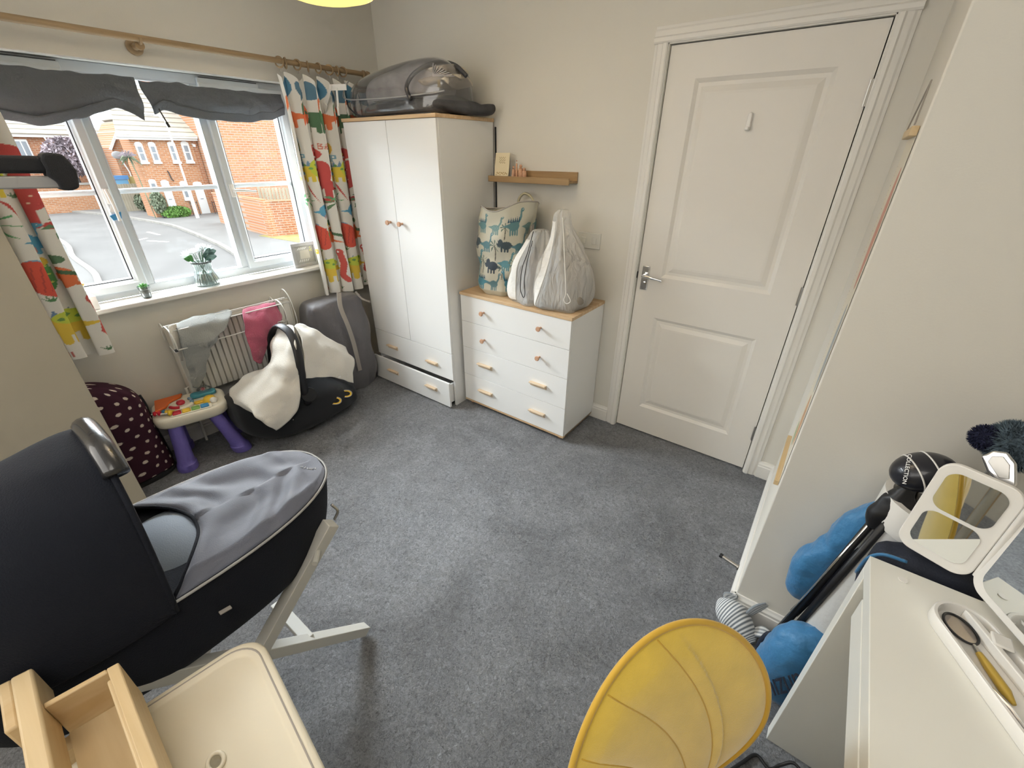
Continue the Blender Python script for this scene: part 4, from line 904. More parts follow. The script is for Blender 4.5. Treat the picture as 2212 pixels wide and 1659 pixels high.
# ---------------------------------------------------------------- polka dot bag
t = thing('polka_dot_bag', 'plum trolley bag with white polka dots standing by the toy table', 'bag', (.16, -2.15, 0))
pcx, pcy, pa, pb = .150, -2.155, .115, .255
def pbag(u, v):
    # u around, v up
    t_ = 2*math.pi*u; cu, su = math.cos(t_), math.sin(t_); e = 2/3.4
    hgt = .60; rr = 1.0
    if v > .72: rr = max(.02, math.cos((v-.72)/.28*math.pi/2))**.55
    if v < .05: rr = .93+.07*v/.05
    n_ = noise.noise(Vector((cu*2, su*3, v*4)))
    x = pcx+pa*math.copysign(abs(cu)**e, cu)*(rr**.8)+.010*n_; y = pcy+(pb*math.copysign(abs(su)**e, su))*rr+.006*n_+ (-.02*v if su > 0 else .02*v)
    return (max(.006, x), y, .004+hgt*v-.03*max(0, v-.8)*5*(0 if su > 0 else .3))
cv = Canvas(1.10, .62, 440, 250, '#3a1f2c')
for j in range(12):
    for i in range(20): cv.ell(i*.0575+(.029 if j % 2 else 0)+.006*math.sin(i*7+j), .03+j*.052+.005*math.sin(i*3+j*5), .0098, .0085, '#cfc4b8', .4)
cv.line([(0, .02), (1.10, .02)], .014, '#141214')
build('body', MB().grid(440, 250, pbag), 'paint', t, smooth='all', paint=cv.flat())
build('base', MB().loft([sring((pcx, pcy, .001), pa*.99, pb*.985, n=40, e=3.4), sring((pcx, pcy, .022), pa*1.05, pb*1.01, n=40, e=3.4), sring((pcx, pcy, .034), pa*1.0, pb*.99, n=40, e=3.4)]), 'blackf', t, smooth=True)
build('zip_piping', MB().tube([Vector(pbag(.25+.0*k, v))+Vector((0, .004, 0)) for k, v in enumerate(np.linspace(.02, .74, 14))], .007, 6), 'blackf', t, smooth='all')

# ---------------------------------------------------------------- grey bag in the corner
t = thing('holdall', 'large grey nylon travel bag upright between radiator and wardrobe', 'bag', (.16, -.78, 0))
rg = []
for z, a, b, cx in ((.004, .11, .19, .15), (.03, .125, .205, .15), (.15, .135, .212, .155), (.30, .130, .208, .15), (.45, .125, .212, .150), (.60, .118, .212, .145), (.665, .105, .20, .140), (.686, .075, .16, .14), (.690, .01, .04, .14)):
    rg.append((cx, -.750, z, a, b, 3.8))
build('body', MB().loft([[Vector((max(.022, p[0]), p[1], p[2])) for p in r] for r in dense(bag(rg, .040, 8, 3, 72, .015), 5)]), 'bagg', t, smooth='all')
def strapb(pts, w=.028): 
    P = spline(pts, 6); mb = MB(); rg_ = []
    for i, p in enumerate(P):
        d = (P[min(i+1, len(P)-1)]-P[max(i-1, 0)]).normalized(); sd = d.cross(Vector((1, -.3, .1))).normalized()*w/2; nn = sd.cross(d).normalized()*.002
        rg_.append([p-sd-nn, p+sd-nn, p+sd+nn, p-sd+nn])
    return build('webbing_strap', mb.loft(rg_), 'strap', t)
strapb([(0.275, -0.760, 0.747), (0.300, -0.783, 0.654), (0.312, -0.762, 0.519), (0.315, -0.745, 0.377), (0.300, -0.726, 0.165)])
strapb([(0.270, -0.633, 0.723), (0.280, -0.599, 0.668), (0.270, -0.529, 0.626)], .012)

# ---------------------------------------------------------------- infant car seat with blanket
t = thing('infant_car_seat', 'black infant carrier car seat on the carpet below the radiator', 'car seat', (.33, -1.22, 0))
rg = []
for y, zb, zt_, a, cx in ((-1.60, .20, .30, .06, .33), (-1.58, .12, .34, .12, .33), (-1.50, .045, .345, .165, .335), (-1.38, .004, .30, .19, .34), (-1.24, .002, .28, .20, .345), (-1.12, .010, .30, .20, .35), (-1.02, .022, .26, .175, .36), (-.94, .015, .185, .115, .37), (-.885, .03, .155, .085, .375), (-.86, .06, .13, .04, .38)):
    rg.append(sring((cx, y, (zb+zt_)/2), a, (zt_-zb)/2, n=30, e=2.7, ux=(1, 0, 0), uy=(0, 0, 1)))
build('shell', MB().loft(dense(rg, 5)), 'blackf', t, smooth='all')
arch = spline([(0.505, -1.235, 0.202), (0.535, -1.250, 0.338), (0.540, -1.242, 0.475), (0.510, -1.224, 0.571), (0.450, -1.208, 0.637), (0.380, -1.212, 0.668), (0.310, -1.217, 0.656), (0.250, -1.228, 0.595), (0.210, -1.239, 0.497), (0.170, -1.247, 0.334), (0.150, -1.258, 0.161)], 6)
rg_ = []
for i, p in enumerate(arch):
    d = (arch[min(i+1, len(arch)-1)]-arch[max(i-1, 0)]).normalized(); sd = Vector((0, 1, .1)); sd = (sd-d*sd.dot(d)).normalized(); nn = sd.cross(d)
    rg_.append([p+Vector((.018, -.012, .008))+sd*.024*math.cos(a)+nn*.011*math.sin(a) for a in [2*math.pi*k/12 for k in range(12)]])
ha = build('carry_handle', MB().loft(rg_), 'black', t, smooth='all')
build('handle_badge', MB().ball(arch[26]+Vector((.008, -.004, .010)), (.014, .010, .006)), 'whitep', ha, smooth='all')
build('pivot', MB().cyl((0.515, -1.235, 0.277), (0.560, -1.247, 0.289), .042, n=24), 'black', t, smooth=True)
MT2 = Matrix.Rotation(R(-22), 3, 'Y')
for (c, rz) in (((0.535, -1.094, 0.165), 40), ((0.512, -1.000, 0.166), 40)):
    c = Vector(c); nrm = Vector((.80, -.25, .50)).normalized(); ux = Vector((-.15, .75, -.40)); ux = (ux-nrm*ux.dot(nrm)).normalized(); uy = nrm.cross(ux)
    def el(a, b, o): return [c+nrm*o+ux*a*math.cos(q)+uy*b*math.sin(q)*(1+.25*math.cos(q)) for q in [2*math.pi*k/26 for k in range(26)]]
    lp = build('vent_lining', MB().loft([el(.044, .022, -.018), el(.044, .022, .012), el(.034, .014, .012), el(.034, .014, -.018)], cap=False), 't_yell', t, smooth=True)
    build('vent_rim', MB().tube(el(.045, .0225, .011), .0028, 6, closed=True), 'strap', lp, smooth='all')
    build('vent_hole', MB().loft([el(.034, .014, -.018), el(.034, .014, .002)]), 'black', lp)
build('belt_label', MB().obox((0.530, -1.342, 0.162), (.004, .045, .008), Matrix.Rotation(.1, 3, 'X')), 'whitep', t)
b1 = patch([[(0.300, -1.203, 0.628), (0.345, -1.200, 0.656), (0.385, -1.186, 0.672), (0.425, -1.174, 0.672)],
            [(0.300, -1.267, 0.551), (0.400, -1.264, 0.605), (0.470, -1.253, 0.611), (0.515, -1.228, 0.614)],
            [(0.300, -1.321, 0.434), (0.430, -1.338, 0.494), (0.510, -1.317, 0.495), (0.555, -1.259, 0.500)],
            [(0.260, -1.450, 0.405), (0.420, -1.437, 0.421), (0.535, -1.383, 0.397), (0.575, -1.290, 0.385)],
            [(0.280, -1.547, 0.362), (0.470, -1.545, 0.368), (0.560, -1.499, 0.301), (0.585, -1.322, 0.279)],
            [(0.340, -1.573, 0.328), (0.500, -1.564, 0.322), (0.565, -1.540, 0.281), (0.585, -1.387, 0.216)],
            [(0.370, -1.575, 0.315), (0.510, -1.558, 0.299), (0.570, -1.526, 0.227), (0.575, -1.477, 0.165)]], 12, 10, fold=.020, fs=12, seed=12)
o = build('fleece_blanket', b1, 'fleece', smooth='all', solid=.007); tag(o, 'cream fleece blanket hanging from the car seat handle down to the carpet', 'blanket')
b2 = patch([[(0.420, -1.173, 0.665), (0.360, -1.111, 0.653), (0.360, -1.042, 0.603), (0.360, -0.938, 0.497), (0.350, -0.831, 0.399)],
            [(0.490, -1.178, 0.620), (0.470, -1.137, 0.602), (0.450, -1.058, 0.529), (0.420, -0.937, 0.431), (0.390, -0.847, 0.367)],
            [(0.540, -1.208, 0.557), (0.520, -1.156, 0.521), (0.490, -1.071, 0.441), (0.460, -0.945, 0.359), (0.420, -0.830, 0.321)],
            [(0.560, -1.232, 0.471), (0.530, -1.172, 0.429), (0.510, -1.087, 0.373), (0.490, -0.971, 0.301), (0.450, -0.875, 0.257)],
            [(0.570, -1.244, 0.400), (0.540, -1.174, 0.368), (0.520, -1.096, 0.332), (0.500, -0.997, 0.271), (0.480, -0.904, 0.197)]], 12, 12, fold=.010, fs=13, seed=17)
o = build('fleece_blanket', b2, 'fleece', smooth='all', solid=.007); tag(o, 'cream fleece blanket spread over the hood end of the car seat', 'blanket')
build('care_label', MB().obox((0.515, -1.012, 0.299), (.004, .020, .012), Matrix.Identity(3)), 'whitep', o, world=True)
# fabric hump where both blankets cross the handle
# ---------------------------------------------------------------- tall cabinet at the left
t = thing('tall_cabinet', 'tall plain cabinet side, shade-toned beige, at the left edge, behind the cot', 'cabinet', (.60, -2.55, 0))
M['cab'] = mat('shaded_cabinet_paint', (.40, .36, .28), .75, var=.03, vscale=1.5)  # white paint darkened to beige: its shade is put into the colour
build('carcass', MB().box((.36, -3.05, .0), (.775, -2.128, 2.18)), 'cab', t, bevel=.003)
build('edge_strip', MB().box((.775, -3.05, .0), (.781, -2.126, 2.18)), 'cab', t, bevel=.002)
build('plinth', MB().box((.781, -3.03, .0), (.787, -2.135, .10)), 'pinex', t)

# ---------------------------------------------------------------- bassinet and stand
BX, BY = 1.775, -2.225
t = thing('carrycot', 'navy black carrycot with raised hood and padded cover on a folding stand', 'carrycot', (BX, BY, .52))
rg = [sring((BX, BY, z), a, b, n=56, e=2.35) for z, a, b in ((.505, .10, .27), (.512, .135, .31), (.545, .160, .345), (.62, .180, .375), (.70, .192, .392), (.757, .197, .400), (.762, .190, .393))]
build('body', MB().loft(dense(rg, 3)), 'navyf', t, smooth='all')
rimp = sring((BX, BY, .760), .1985, .4015, n=72, e=2.35)
build('piping', MB().tube(rimp, .0035, 6, closed=True), 'greyf', t, smooth='all')
def cover(u, v):
    # v from foot (0) to head edge (1); u across
    y1 = BY+.398; ye = -2.262+.115*(1-(2*u-1)**2)
    y = y1+(ye-y1)*(v**.8)
    k = max(0, 1-abs((y-BY)/.398)**2.35)**(1/2.35); x = BX+(2*u-1)*.194*k
    edge = min(1, 6*(1-abs(2*u-1))); edv = min(1, v*7)
    z = .762+(.018*edge*edv)-.010*math.sin(math.pi*u)*math.sin(math.pi*min(1, v*1.1))
    z += edge*edv*(.007*noise.noise(Vector((x*16, y*7, 1)))+.0035*math.sin(40*(x-BX)+60*(y+2)*(1 if x > BX else -1)+3*noise.noise(Vector((x*9, y*9, 3)))))
    if v > .96: z -= .006*(v-.96)/.04
    return (x, y, z)
ap = build('apron_cover', MB().grid(60, 80, cover), 'navyt', t, smooth='all', solid=.004)
build('cover_seam', MB().tube([Vector(cover(u, 1))+Vector((0, 0, .004)) for u in np.linspace(.02, .98, 30)], .004, 6), 'navyf', ap, smooth='all')
for k in range(6): build('stitched_mark', MB().obox(Vector(cover(.60+.035*k, .11-.012*k))+Vector((0, 0, .0035)), (.008, .002, .001), Matrix.Rotation(.8+k, 3, 'Z')), 'greyf', ap)
def liner(u, v):
    y = -2.12-.16*v; x = BX+(2*u-1)*.160
    z = .742+.040*math.sin(math.pi*u)*math.sin(math.pi*(v*.8+.1))-.02*(abs(2*u-1)**6)
    return (x, y, z)
build('mattress_liner', MB().grid(24, 12, liner), 'navyl', t, smooth='all', solid=.006)
# hood
HP = Vector((BX, -2.262, .740)); HR = []
def hood(u, v):
    ph = R(86+100*v); a = math.pi*u
    rad = .312+.012*math.sin(math.pi*v)-.02*v; w = .200+.004*math.sin(math.pi*v)
    c = math.copysign(abs(math.cos(a))**.75, math.cos(a)); s_ = abs(math.sin(a))**.80
    ln = rad*s_; crease = -.006*abs(math.sin(3*math.pi*v))**.5*0 + .004*noise.noise(Vector((u*9, v*9, 0)))
    y = HP.y+.0+(ln+crease)*math.cos(ph)*1.14; z = HP.z+.03*(1-v)*0+ (ln+crease)*math.sin(ph)
    return (HP.x+w*c, min(y, HP.y+.04), max(z, .735) if v > .9 else z+.02*(1-v)*s_)
hdp = build('hood', MB().grid(48, 40, hood), 'navyf', t, smooth='all', solid=.006)
build('hood_bar', MB().tube([Vector(hood(u, .0))+Vector((0, .006, .004)) for u in np.linspace(.33, .56, 20)], .020, 14), 'leather', hdp, smooth='all')
build('hood_edge', MB().tube([Vector(hood(u, .0)) for u in np.linspace(0, 1, 50)], .006, 8), 'navyf', hdp, smooth='all')
build('side_tag', MB().beam((1.985, -2.205, 0.672), (1.985, -2.182, 0.668), .010, .004, up=(0, 1, 0)), 'strap', t, bevel=.001)
build('handle_loop', MB().tube(spline([(BX+.140, -1.880, .70), (BX+.150, -1.872, .675), (BX+.140, -1.882, .645)], 6), .004, 8), 'steel', t, smooth='all')

t = thing('cot_stand', 'white wooden folding stand under the carrycot with crossed legs', 'stand', (BX, -2.17, 0))
def st(near, y, z): return (BX+(.072+.125*z if near else -.072-.125*z), y, z)
for near in (True, False):
    build('crossed_leg', MB().beam(st(near, -1.900, .655), st(near, -2.46, .020), .034, .036, up=(1, 0, 0)), 'standw', t, bevel=.002)
    off = Vector((-.036 if near else .036, 0, 0))
    if near: build('crossed_leg', MB().beam(Vector(st(near, -1.850, .020))+off*0+Vector((0.0, 0, 0)), Vector(st(near, -2.42, .640)), .034, .036, up=(1, 0, 0)), 'standw', t, bevel=.002)
a = Vector(st(True, -2.035, .225)); b = Vector(st(False, -2.035, .225)); build('cross_brace', MB().beam(a, b, .034, .030), 'standw', t, bevel=.002)
a = Vector(st(True, -2.30, .20)); b = Vector(st(False, -2.30, .20)); build('cross_brace', MB().beam(a, b, .034, .030), 'standw', t, bevel=.002)
a = Vector(st(True, -1.905, .640)); b = Vector(st(False, -1.905, .640))
build('peg', MB().cyl(Vector(st(True, -1.955, .60))+Vector((.01, 0, 0)), Vector(st(True, -1.955, .60))+Vector((.045, -.03, 0)), .008, n=10), 'standw', t)
build('bolt', MB().cyl(Vector(st(True, -2.165, .345))+Vector((.015, 0, 0)), Vector(st(True, -2.165, .345))+Vector((.021, 0, 0)), .005, n=10), 'steel', t)

# ---------------------------------------------------------------- changing station, bottom left
t = thing('baby_bath', 'cream plastic bath tray with rounded corners and drain hole, nearest the camera', 'baby bath', (2.42, -2.45, .60))
bo = Vector((2.430, -2.470, .672))+Vector((2.118, -2.192, 0.680))-Vector((2.196, -2.185, 0.680)); ba = R(-8); bux = Vector((math.cos(ba), math.sin(ba), 0)); buy = Vector((-math.sin(ba), math.cos(ba), 0))
def bring(w, h, r, z): return [bo+bux*x+buy*y+Vector((0, 0, z)) for x, y in rrect(w, h, r, 8)]
build('tray', MB().loft([bring(.56, .50, .05, -.035), bring(.585, .525, .055, -.005), bring(.59, .53, .055, .004), bring(.582, .522, .055, .010), bring(.556, .496, .048, .011), bring(.546, .486, .044, .006), bring(.536, .476, .042, .006), bring(.520, .460, .040, .0095), bring(.44, .38, .03, .004), bring(.10, .08, .02, .003)]), 'cream', t, smooth=True, ang=60)
build('lid_joint', MB().loft([bring(.566, .506, .050, .0112), bring(.563, .503, .049, .0122), bring(.560, .500, .049, .0112)], cap=False), 'strap', t)
hc = Vector((2.264, -2.322, 0.677)); build('drain_rim', MB().tube([hc+Vector((.014*math.cos(a), .011*math.sin(a), .001)) for a in [2*math.pi*k/22 for k in range(22)]], .0035, 7, closed=True), 'cream', t, smooth='all')
build('drain_hole', MB().cyl(hc+Vector((0, 0, .0)), hc+Vector((0, 0, .0012)), .011, n=20), 'bagin', t)
for (x, y) in ((2.25, -2.29), (2.66, -2.35), (2.22, -2.66), (2.62, -2.68)): build('leg', MB().cyl((x, y, 0), (x, y, .64), .014, n=12), 'standw', t, smooth=True)

t = thing('wooden_crate', 'pale pine shallow box frame with a rail in the bottom left corner', 'wooden box', (2.2, -2.45, .6))
cz = .80
A_ = Vector((2.065, -2.358, 0.800)); B_ = Vector((2.048, -2.447, 0.800)); E_ = Vector((2.288, -2.368, 0.800))
ux = (E_-A_).normalized(); uy = (B_-A_).normalized()
def bx_(p, q, z0, z1, nm, m_, bv=.002):
    P = [A_+ux*p[0]+uy*p[1], A_+ux*q[0]+uy*p[1], A_+ux*q[0]+uy*q[1], A_+ux*p[0]+uy*q[1]]
    vs = [Vector((v.x, v.y, z)) for z in (z0, z1) for v in P]
    return build(nm, MB().add(vs, [(0, 3, 2, 1), (4, 5, 6, 7)]+[(i, (i+1) % 4, 4+(i+1) % 4, 4+i) for i in range(4)]), m_, t, bevel=bv)
bx_((0, 0), (.60, .016), cz-.10, cz, 'side_rail', 'pinex')
bx_((0, .016), (.010, .092), cz-.10, cz, 'end_rail', 'pine')
bx_((.010, .016), (.60, .092), cz-.095, cz-.080, 'base_board', 'pinex', 0)
lp = bx_((.018, .012), (.60, .022), cz-.030, cz-.008, 'inner_bead', 'pinex', .003)
bx_((-.075, .092), (.60, .118), cz-.060, cz+.012, 'long_rail', 'pinex', .004)
bx_((-.082, .118), (.02, .135), cz-.090, cz+.004, 'corner_block', 'pine', .004)
for a_, b_ in ((.02, .10), (.55, .10)):
    c = A_+ux*a_+uy*b_; build('leg', MB().box((c.x-.014, c.y-.012, 0), (c.x+.014, c.y+.012, cz-.09)), 'pine', t)
tag(build('green_rug', MB().loft(dense([sring((1.72, -2.86, z), a, b, n=30, e=3) for z, a, b in ((.003, .26, .22), (.05, .28, .24), (.10, .26, .22), (.12, .20, .16), (.125, .05, .05))], 3)), mat('green_pile', (.045, .065, .05), .95, bump=.8, bscale=120), smooth='all'), 'dark green fleece cushion on the floor at the far left bottom corner', 'cushion')
# ---------------------------------------------------------------- black padded handle at the left edge
t = thing('exercise_frame', 'black padded handle of a folded frame reaching in at the left edge', 'handle', (1.05, -2.35, 0))
hx = 1.05
H0 = [(1.050, -1.956, 1.495), (1.050, -1.962, 1.472), (1.050, -1.981, 1.465), (1.050, -2.002, 1.468), (1.050, -2.003, 1.489), (1.050, -2.017, 1.503), (1.050, -2.013, 1.520), (1.050, -2.015, 1.541), (1.050, -2.008, 1.557), (1.050, -1.989, 1.559), (1.050, -1.967, 1.555), (1.050, -1.958, 1.534), (1.050, -1.953, 1.515)]
build('end_cap', MB().prism([(p[1], p[2]) for p in H0], hx-.030, hx+.030, 'yzx'), 'blackf', t, bevel=.006)
a0 = Vector((1.050, -2.016, 1.530)); b0 = Vector((1.050, -2.212, 1.533))
build('padded_bar', MB().beam(a0+Vector((0, .01, 0)), (hx, -2.46, a0.z+.012), .040, .042, up=(0, 0, 1)), 'blackf', t, bevel=.008)
a1 = Vector((1.050, -2.010, 1.487))
build('lower_bar', MB().beam(a1+Vector((0, .02, 0)), (hx, -2.46, a1.z+.012), .034, .030, up=(0, 0, 1)), 'greyf', t, bevel=.004)
build('post', MB().box((hx-.025, -2.50, 0), (hx+.025, -2.45, 1.56)), 'greyf', t, bevel=.004)
build('foot', MB().box((hx-.20, -2.51, 0), (hx+.20, -2.44, .03)), 'greyf', t, bevel=.004)

def to_mesh(fo):
    bpy.context.view_layer.update()
    me = bpy.data.meshes.new_from_object(fo.evaluated_get(bpy.context.evaluated_depsgraph_get())); n = fo.name
    bpy.data.objects.remove(fo); o = bpy.data.objects.new(n, me); C.objects.link(o); return o

# ================================================================ RIGHT SIDE
# yellow chair
CA = -.574; cf = Vector((math.cos(CA), math.sin(CA), 0)); cs = Vector((-math.sin(CA), math.cos(CA), 0)); CB = Vector((2.857, -1.844, 0))
t = thing('velvet_chair', 'mustard yellow velvet tub chair with fan stitched back at the desk', 'chair', (CB.x+.15, CB.y-.10, 0))
def back_pt(w, z, off=0):
    q = CB+cs*w+cf*(.030*(w/.208)**2-.1726*(z-.48)+off+.015*math.cos((z-.66)*6)); return Vector((q.x, q.y, z))
def rim_pt(a, sc_=1.0):
    w = .208*math.sin(a); z = .66+.24*math.cos(a) if abs(a) < 1.5708 else .66+.205*math.cos(a); return w*sc_, .66+(z-.66)*sc_
def shell(u, v, off):
    a = -math.pi+2*math.pi*u; s_ = v; w, z = rim_pt(a, s_); return w, z
# inner face with channels
def inner(u, v):
    w, z = rim_pt(-math.pi+2*math.pi*u, v)
    d = .022*(1-v**6)
    # fan stitches: arcs radiating from the low right of the back
    fx, fz = w-.03, z-.36; rr_ = math.hypot(fx, fz)
    ang = math.degrees(math.atan2(fz, -fx))+70*(rr_-.3); k = (ang-6)/13.5
    g = 0
    if 0 < k < 7.3 and v < .97: g = -.0055*(abs(math.sin(math.pi*k))**.6)*min(1, (.97-v)*6)*min(1, rr_*5)
    return back_pt(w, z, d-g)
bk = build('backrest', MB().grid(260, 110, inner, closed_u=True), 'yellow', t, smooth='all')
def seam(kk):
    pts = []
    for i in range(60):
        rr_ = .10+i*.009; a_ = R(6+13.5*kk-70*(rr_-.3)); w = .03-rr_*math.cos(a_); z = .36+rr_*math.sin(a_)
        aa = math.atan2(w/.208, (z-.66)/(.24 if z > .66 else .205)); lim = math.hypot(w/.208, (z-.66)/(.24 if z > .66 else .205))
        if lim > .97: continue
        pts.append(back_pt(w, z, .022*(1-lim**6)+.0005))
    return pts
for kk in range(1, 8):
    ps = seam(kk)
    if len(ps) > 3: build('stitch_seam', MB().tube(ps, .0014, 5), 'yellowd', bk, smooth='all')
outer = lambda u, v: back_pt(*rim_pt(-math.pi+2*math.pi*u, v), -.030*(1-v**5)-.004)
build('back_shell', MB().grid(96, 24, outer, closed_u=True), 'yellow', bk, smooth='all')
build('back_piping', MB().tube([back_pt(*rim_pt(a, 1.0), .002) for a in np.linspace(-math.pi, math.pi, 90, endpoint=False)], .0055, 8, closed=True), 'yellowd', bk, smooth='all')
sc0 = CB+cf*.235+Vector((0, 0, .42))
def seat_ring(a_, b_, z): return [Vector((p.x, p.y, z)) for p in sring(sc0, a_, b_, n=48, e=2.6, ux=cf, uy=cs)]
st_ = build('seat', MB().loft(dense([seat_ring(.17, .18, .375), seat_ring(.225, .232, .39), seat_ring(.235, .242, .425), seat_ring(.232, .239, .455), seat_ring(.215, .222, .474), seat_ring(.12, .12, .478), seat_ring(.02, .02, .478)], 3)), 'yellow', t, smooth='all')
build('seat_piping', MB().tube(seat_ring(.231, .238, .459), .005, 8, closed=True), 'yellowd', st_, smooth='all')
for a_, b_ in ((.16, .17), (.16, -.17), (-.15, .17), (-.15, -.17)):
    p = sc0+cf*a_*.8+cs*b_*.8; q = sc0+cf*a_*1.2+cs*b_*1.2
    build('leg', MB().cyl((p.x, p.y, .38), (q.x, q.y, 0), .014, .009, 12), 'black', t, smooth=True)

# desk
t = thing('desk', 'plain white desk with drawer and panel ends at the right', 'desk', (3.4, -1.9, 0))
DX, DY, DZ = 3.097, -1.283, .778
build('desk_top', MB().box((DX, -2.60, DZ-.036), (3.62, DY, DZ)), 'deskw', t, bevel=.0015)
build('end_panel', MB().box((DX, DY-.036, 0), (3.60, DY-.0, DZ-.0365)), 'deskw', t, bevel=.0015)
build('end_panel', MB().box((DX, -2.60, 0), (3.60, -2.565, DZ-.0365)), 'deskw', t, bevel=.0015)
build('drawer_front', MB().box((DX-.001, -2.565, DZ-.098), (DX+.016, DY-.100, DZ-.0375)), 'deskw', t, bevel=.0015)
build('drawer_rail', MB().box((DX+.018, DY-.100, DZ-.066), (3.58, DY-.037, DZ-.0365)), 'deskw', t)
build('modesty_panel', MB().box((3.575, -2.565, .30), (3.59, DY-.036, DZ-.037)), 'deskw', t)
build('cable_cover', MB().cyl((3.153, -1.318, 0.778), tuple(Vector((3.153, -1.318, 0.778))+Vector((0, 0, .0012))), .008, n=16), 'whitep', t)

# folding make-up mirror
t = thing('vanity_mirror', 'white folding vanity mirror with a split side wing on the desk', 'mirror', (3.25, -1.37, DZ))
hb = Vector((3.250, -1.280, .808)); cdir = Vector((.46, -.888, 0)); up = Vector((.03, .06, 1)).normalized()
def panel(name, o, ux, w, h, holes, par):
    ux = ux.normalized(); nn = ux.cross(up).normalized()
    k = build(name, MB().oprism(rrect(w, h, .030, 8, w/2, h/2), -.006, .006, o, ux, up), 'whitep', par, bevel=.002)
    for (cx, cy, ww, hh, r) in holes:
        for s_ in (1, -1):
            build('mirror_glass', MB().oprism(rrect(ww, hh, r, 8, cx, cy), s_*.0058, s_*.0074, o, ux, up), 'mirror', k)
    return k
cen = panel('centre_panel', hb, cdir, .27, .285, [(.135, .1425, .235, .250, .026)], t)
wtop = Vector((3.131, -1.229, .808))
wv = wtop-hb
panel('side_wing', Vector((hb.x+wv.x, hb.y+wv.y, .808)), Vector((-wv.x, -wv.y, 0)), wv.length-.006, .222, [((wv.length-.006)/2, .066, wv.length-.038, .088, .022), ((wv.length-.006)/2, .162, wv.length-.038, .088, .022)], t)
build('hinge', MB().cyl(hb+Vector((0, 0, .02)), hb+Vector((0, 0, .20)), .005, n=12), 'whitep', t, smooth=True)
# base tray
tb0 = Vector((3.280, -1.487, DZ+.0005)); tdir = cdir.normalized(); tn = Vector((-tdir.y, tdir.x, 0))
def tring(w, h, r, z, c=(0, 0)): return [tb0+tdir*x+tn*y+Vector((0, 0, z)) for x, y in rrect(w, h, r, 9, *c)]
build('base_tray', MB().loft([tring(.290, .092, .046, 0), tring(.296, .098, .048, .004), tring(.296, .098, .048, .024), tring(.292, .094, .046, .027), tring(.283, .085, .042, .027), tring(.279, .081, .040, .023), tring(.277, .079, .039, .008), tring(.10, .03, .014, .008)]), 'whitep', t, smooth=True, ang=50)
build('tray_divider', MB().oprism([(-.13, .014), (.14, .014), (.14, .024), (-.12, .024)], .008, .030, tb0, tdir, tn), 'whitep', t, bevel=.002)
build('mirror_stem', MB().box((3.262, -1.425, DZ+.028), (3.290, -1.395, .812)), 'whitep', t, bevel=.003)
def tpos(x, y, z): return tb0+tdir*x+tn*y+Vector((0, 0, z))
g = thing('magnifying_glass', 'round black rimmed magnifying glass with honey coloured handle in the tray', 'magnifier', tuple(tpos(-.05, -.012, .009)))
lc = tpos(-.098, -.008, .013)
build('rim', MB().tube([lc+tdir*.030*math.cos(a)+tn*.021*math.sin(a)+Vector((0, 0, .002)) for a in [2*math.pi*k/32 for k in range(32)]], .0022, 7, closed=True), 'black', g, smooth='all')
build('lens', MB().loft([[lc+tdir*.029*math.cos(a)+tn*.020*math.sin(a)+Vector((0, 0, z)) for a in [2*math.pi*k/28 for k in range(28)]] for z in (.001, .003)]), 'spec', g)
build('ferrule', MB().tube([tpos(-.067, -.008, .015), tpos(-.052, -.010, .015)], [.003, .005], 8), 'steel', g, smooth=True)
build('handle', MB().tube([tpos(-.052, -.010, .015), tpos(-.03, -.012, .015), tpos(.01, -.015, .015), tpos(.03, -.017, .015)], [.005, .007, .008, .003], 10), 'goldw', g, smooth=True)
tag(build('tweezers', MB().tube([tpos(-.01, -.034, .012), tpos(.04, -.034, .014), tpos(.085, -.028, .012)], [.002, .003, .0012], 6).tube([tpos(-.01, -.034, .012), tpos(.04, -.030, .018), tpos(.085, -.027, .013)], [.002, .0028, .0012], 6), 'chrome', smooth=True), 'thin chrome tweezers lying in the white tray', 'tweezers')

# cable and adapter under the desk
t = thing('power_adapter', 'black power adapter under the desk with a cable trailing over the carpet', 'adapter', (3.24, -1.37, 0))
build('brick', MB().box((3.205, -1.50, .0), (3.32, -1.372, .045)), 'black', t, bevel=.006)
build('cable', MB().tube(spline([(3.215, -1.39, .03), (3.17, -1.355, .03), (3.14, -1.372, .012), (3.115, -1.40, .008), (3.08, -1.385, .006), (3.05, -1.43, .006), (3.00, -1.52, .006), (2.96, -1.62, .006)], 8), .0045, 7), 'black', t, smooth='all')
t = thing('white_block', 'small white plastic bracket on the carpet under the desk', 'bracket', (3.21, -1.40, 0))
build('plate', MB().obox((3.192, -1.418, .035), (.012, .07, .065), Matrix.Rotation(.5, 3, 'Z')), 'whitep', t, bevel=.003)

# golf bag
t = thing('golf_bag', 'grey and blue golf stand bag leaning between wall and desk', 'golf bag', (3.14, -1.12, 0))
gb, gt = Vector((3.150, -1.115, .0)), Vector((3.215, -1.075, .83)); gd = (gt-gb).normalized()
def gp(f): return gb.lerp(gt, f)
def gring(f, a, b): 
    c = gp(f); return sring(c, a, b, n=32, ux=(1, 0, -.08), uy=(0, 1, 0), e=2.2)
build('body', MB().loft(dense([gring(.01, .085, .075), gring(.06, .098, .085), gring(.3, .094, .082), gring(.6, .088, .080), gring(.85, .090, .082), gring(.93, .096, .088)], 3)), 'golfw', t, smooth='all')
build('base', MB().loft([gring(.0, .092, .082), gring(.035, .104, .090), gring(.075, .101, .088)]), 'golfg', t, smooth=True)
build('collar', MB().loft([gring(.90, .097, .088), gring(.92, .104, .094), gring(1.0, .108, .098), gring(1.0, .092, .084), gring(.90, .088, .08)], cap=False), 'whitep', t, smooth=True)
build('throat', MB().loft([gring(.93, .09, .082), gring(.95, .09, .082)]), 'golfn', t)
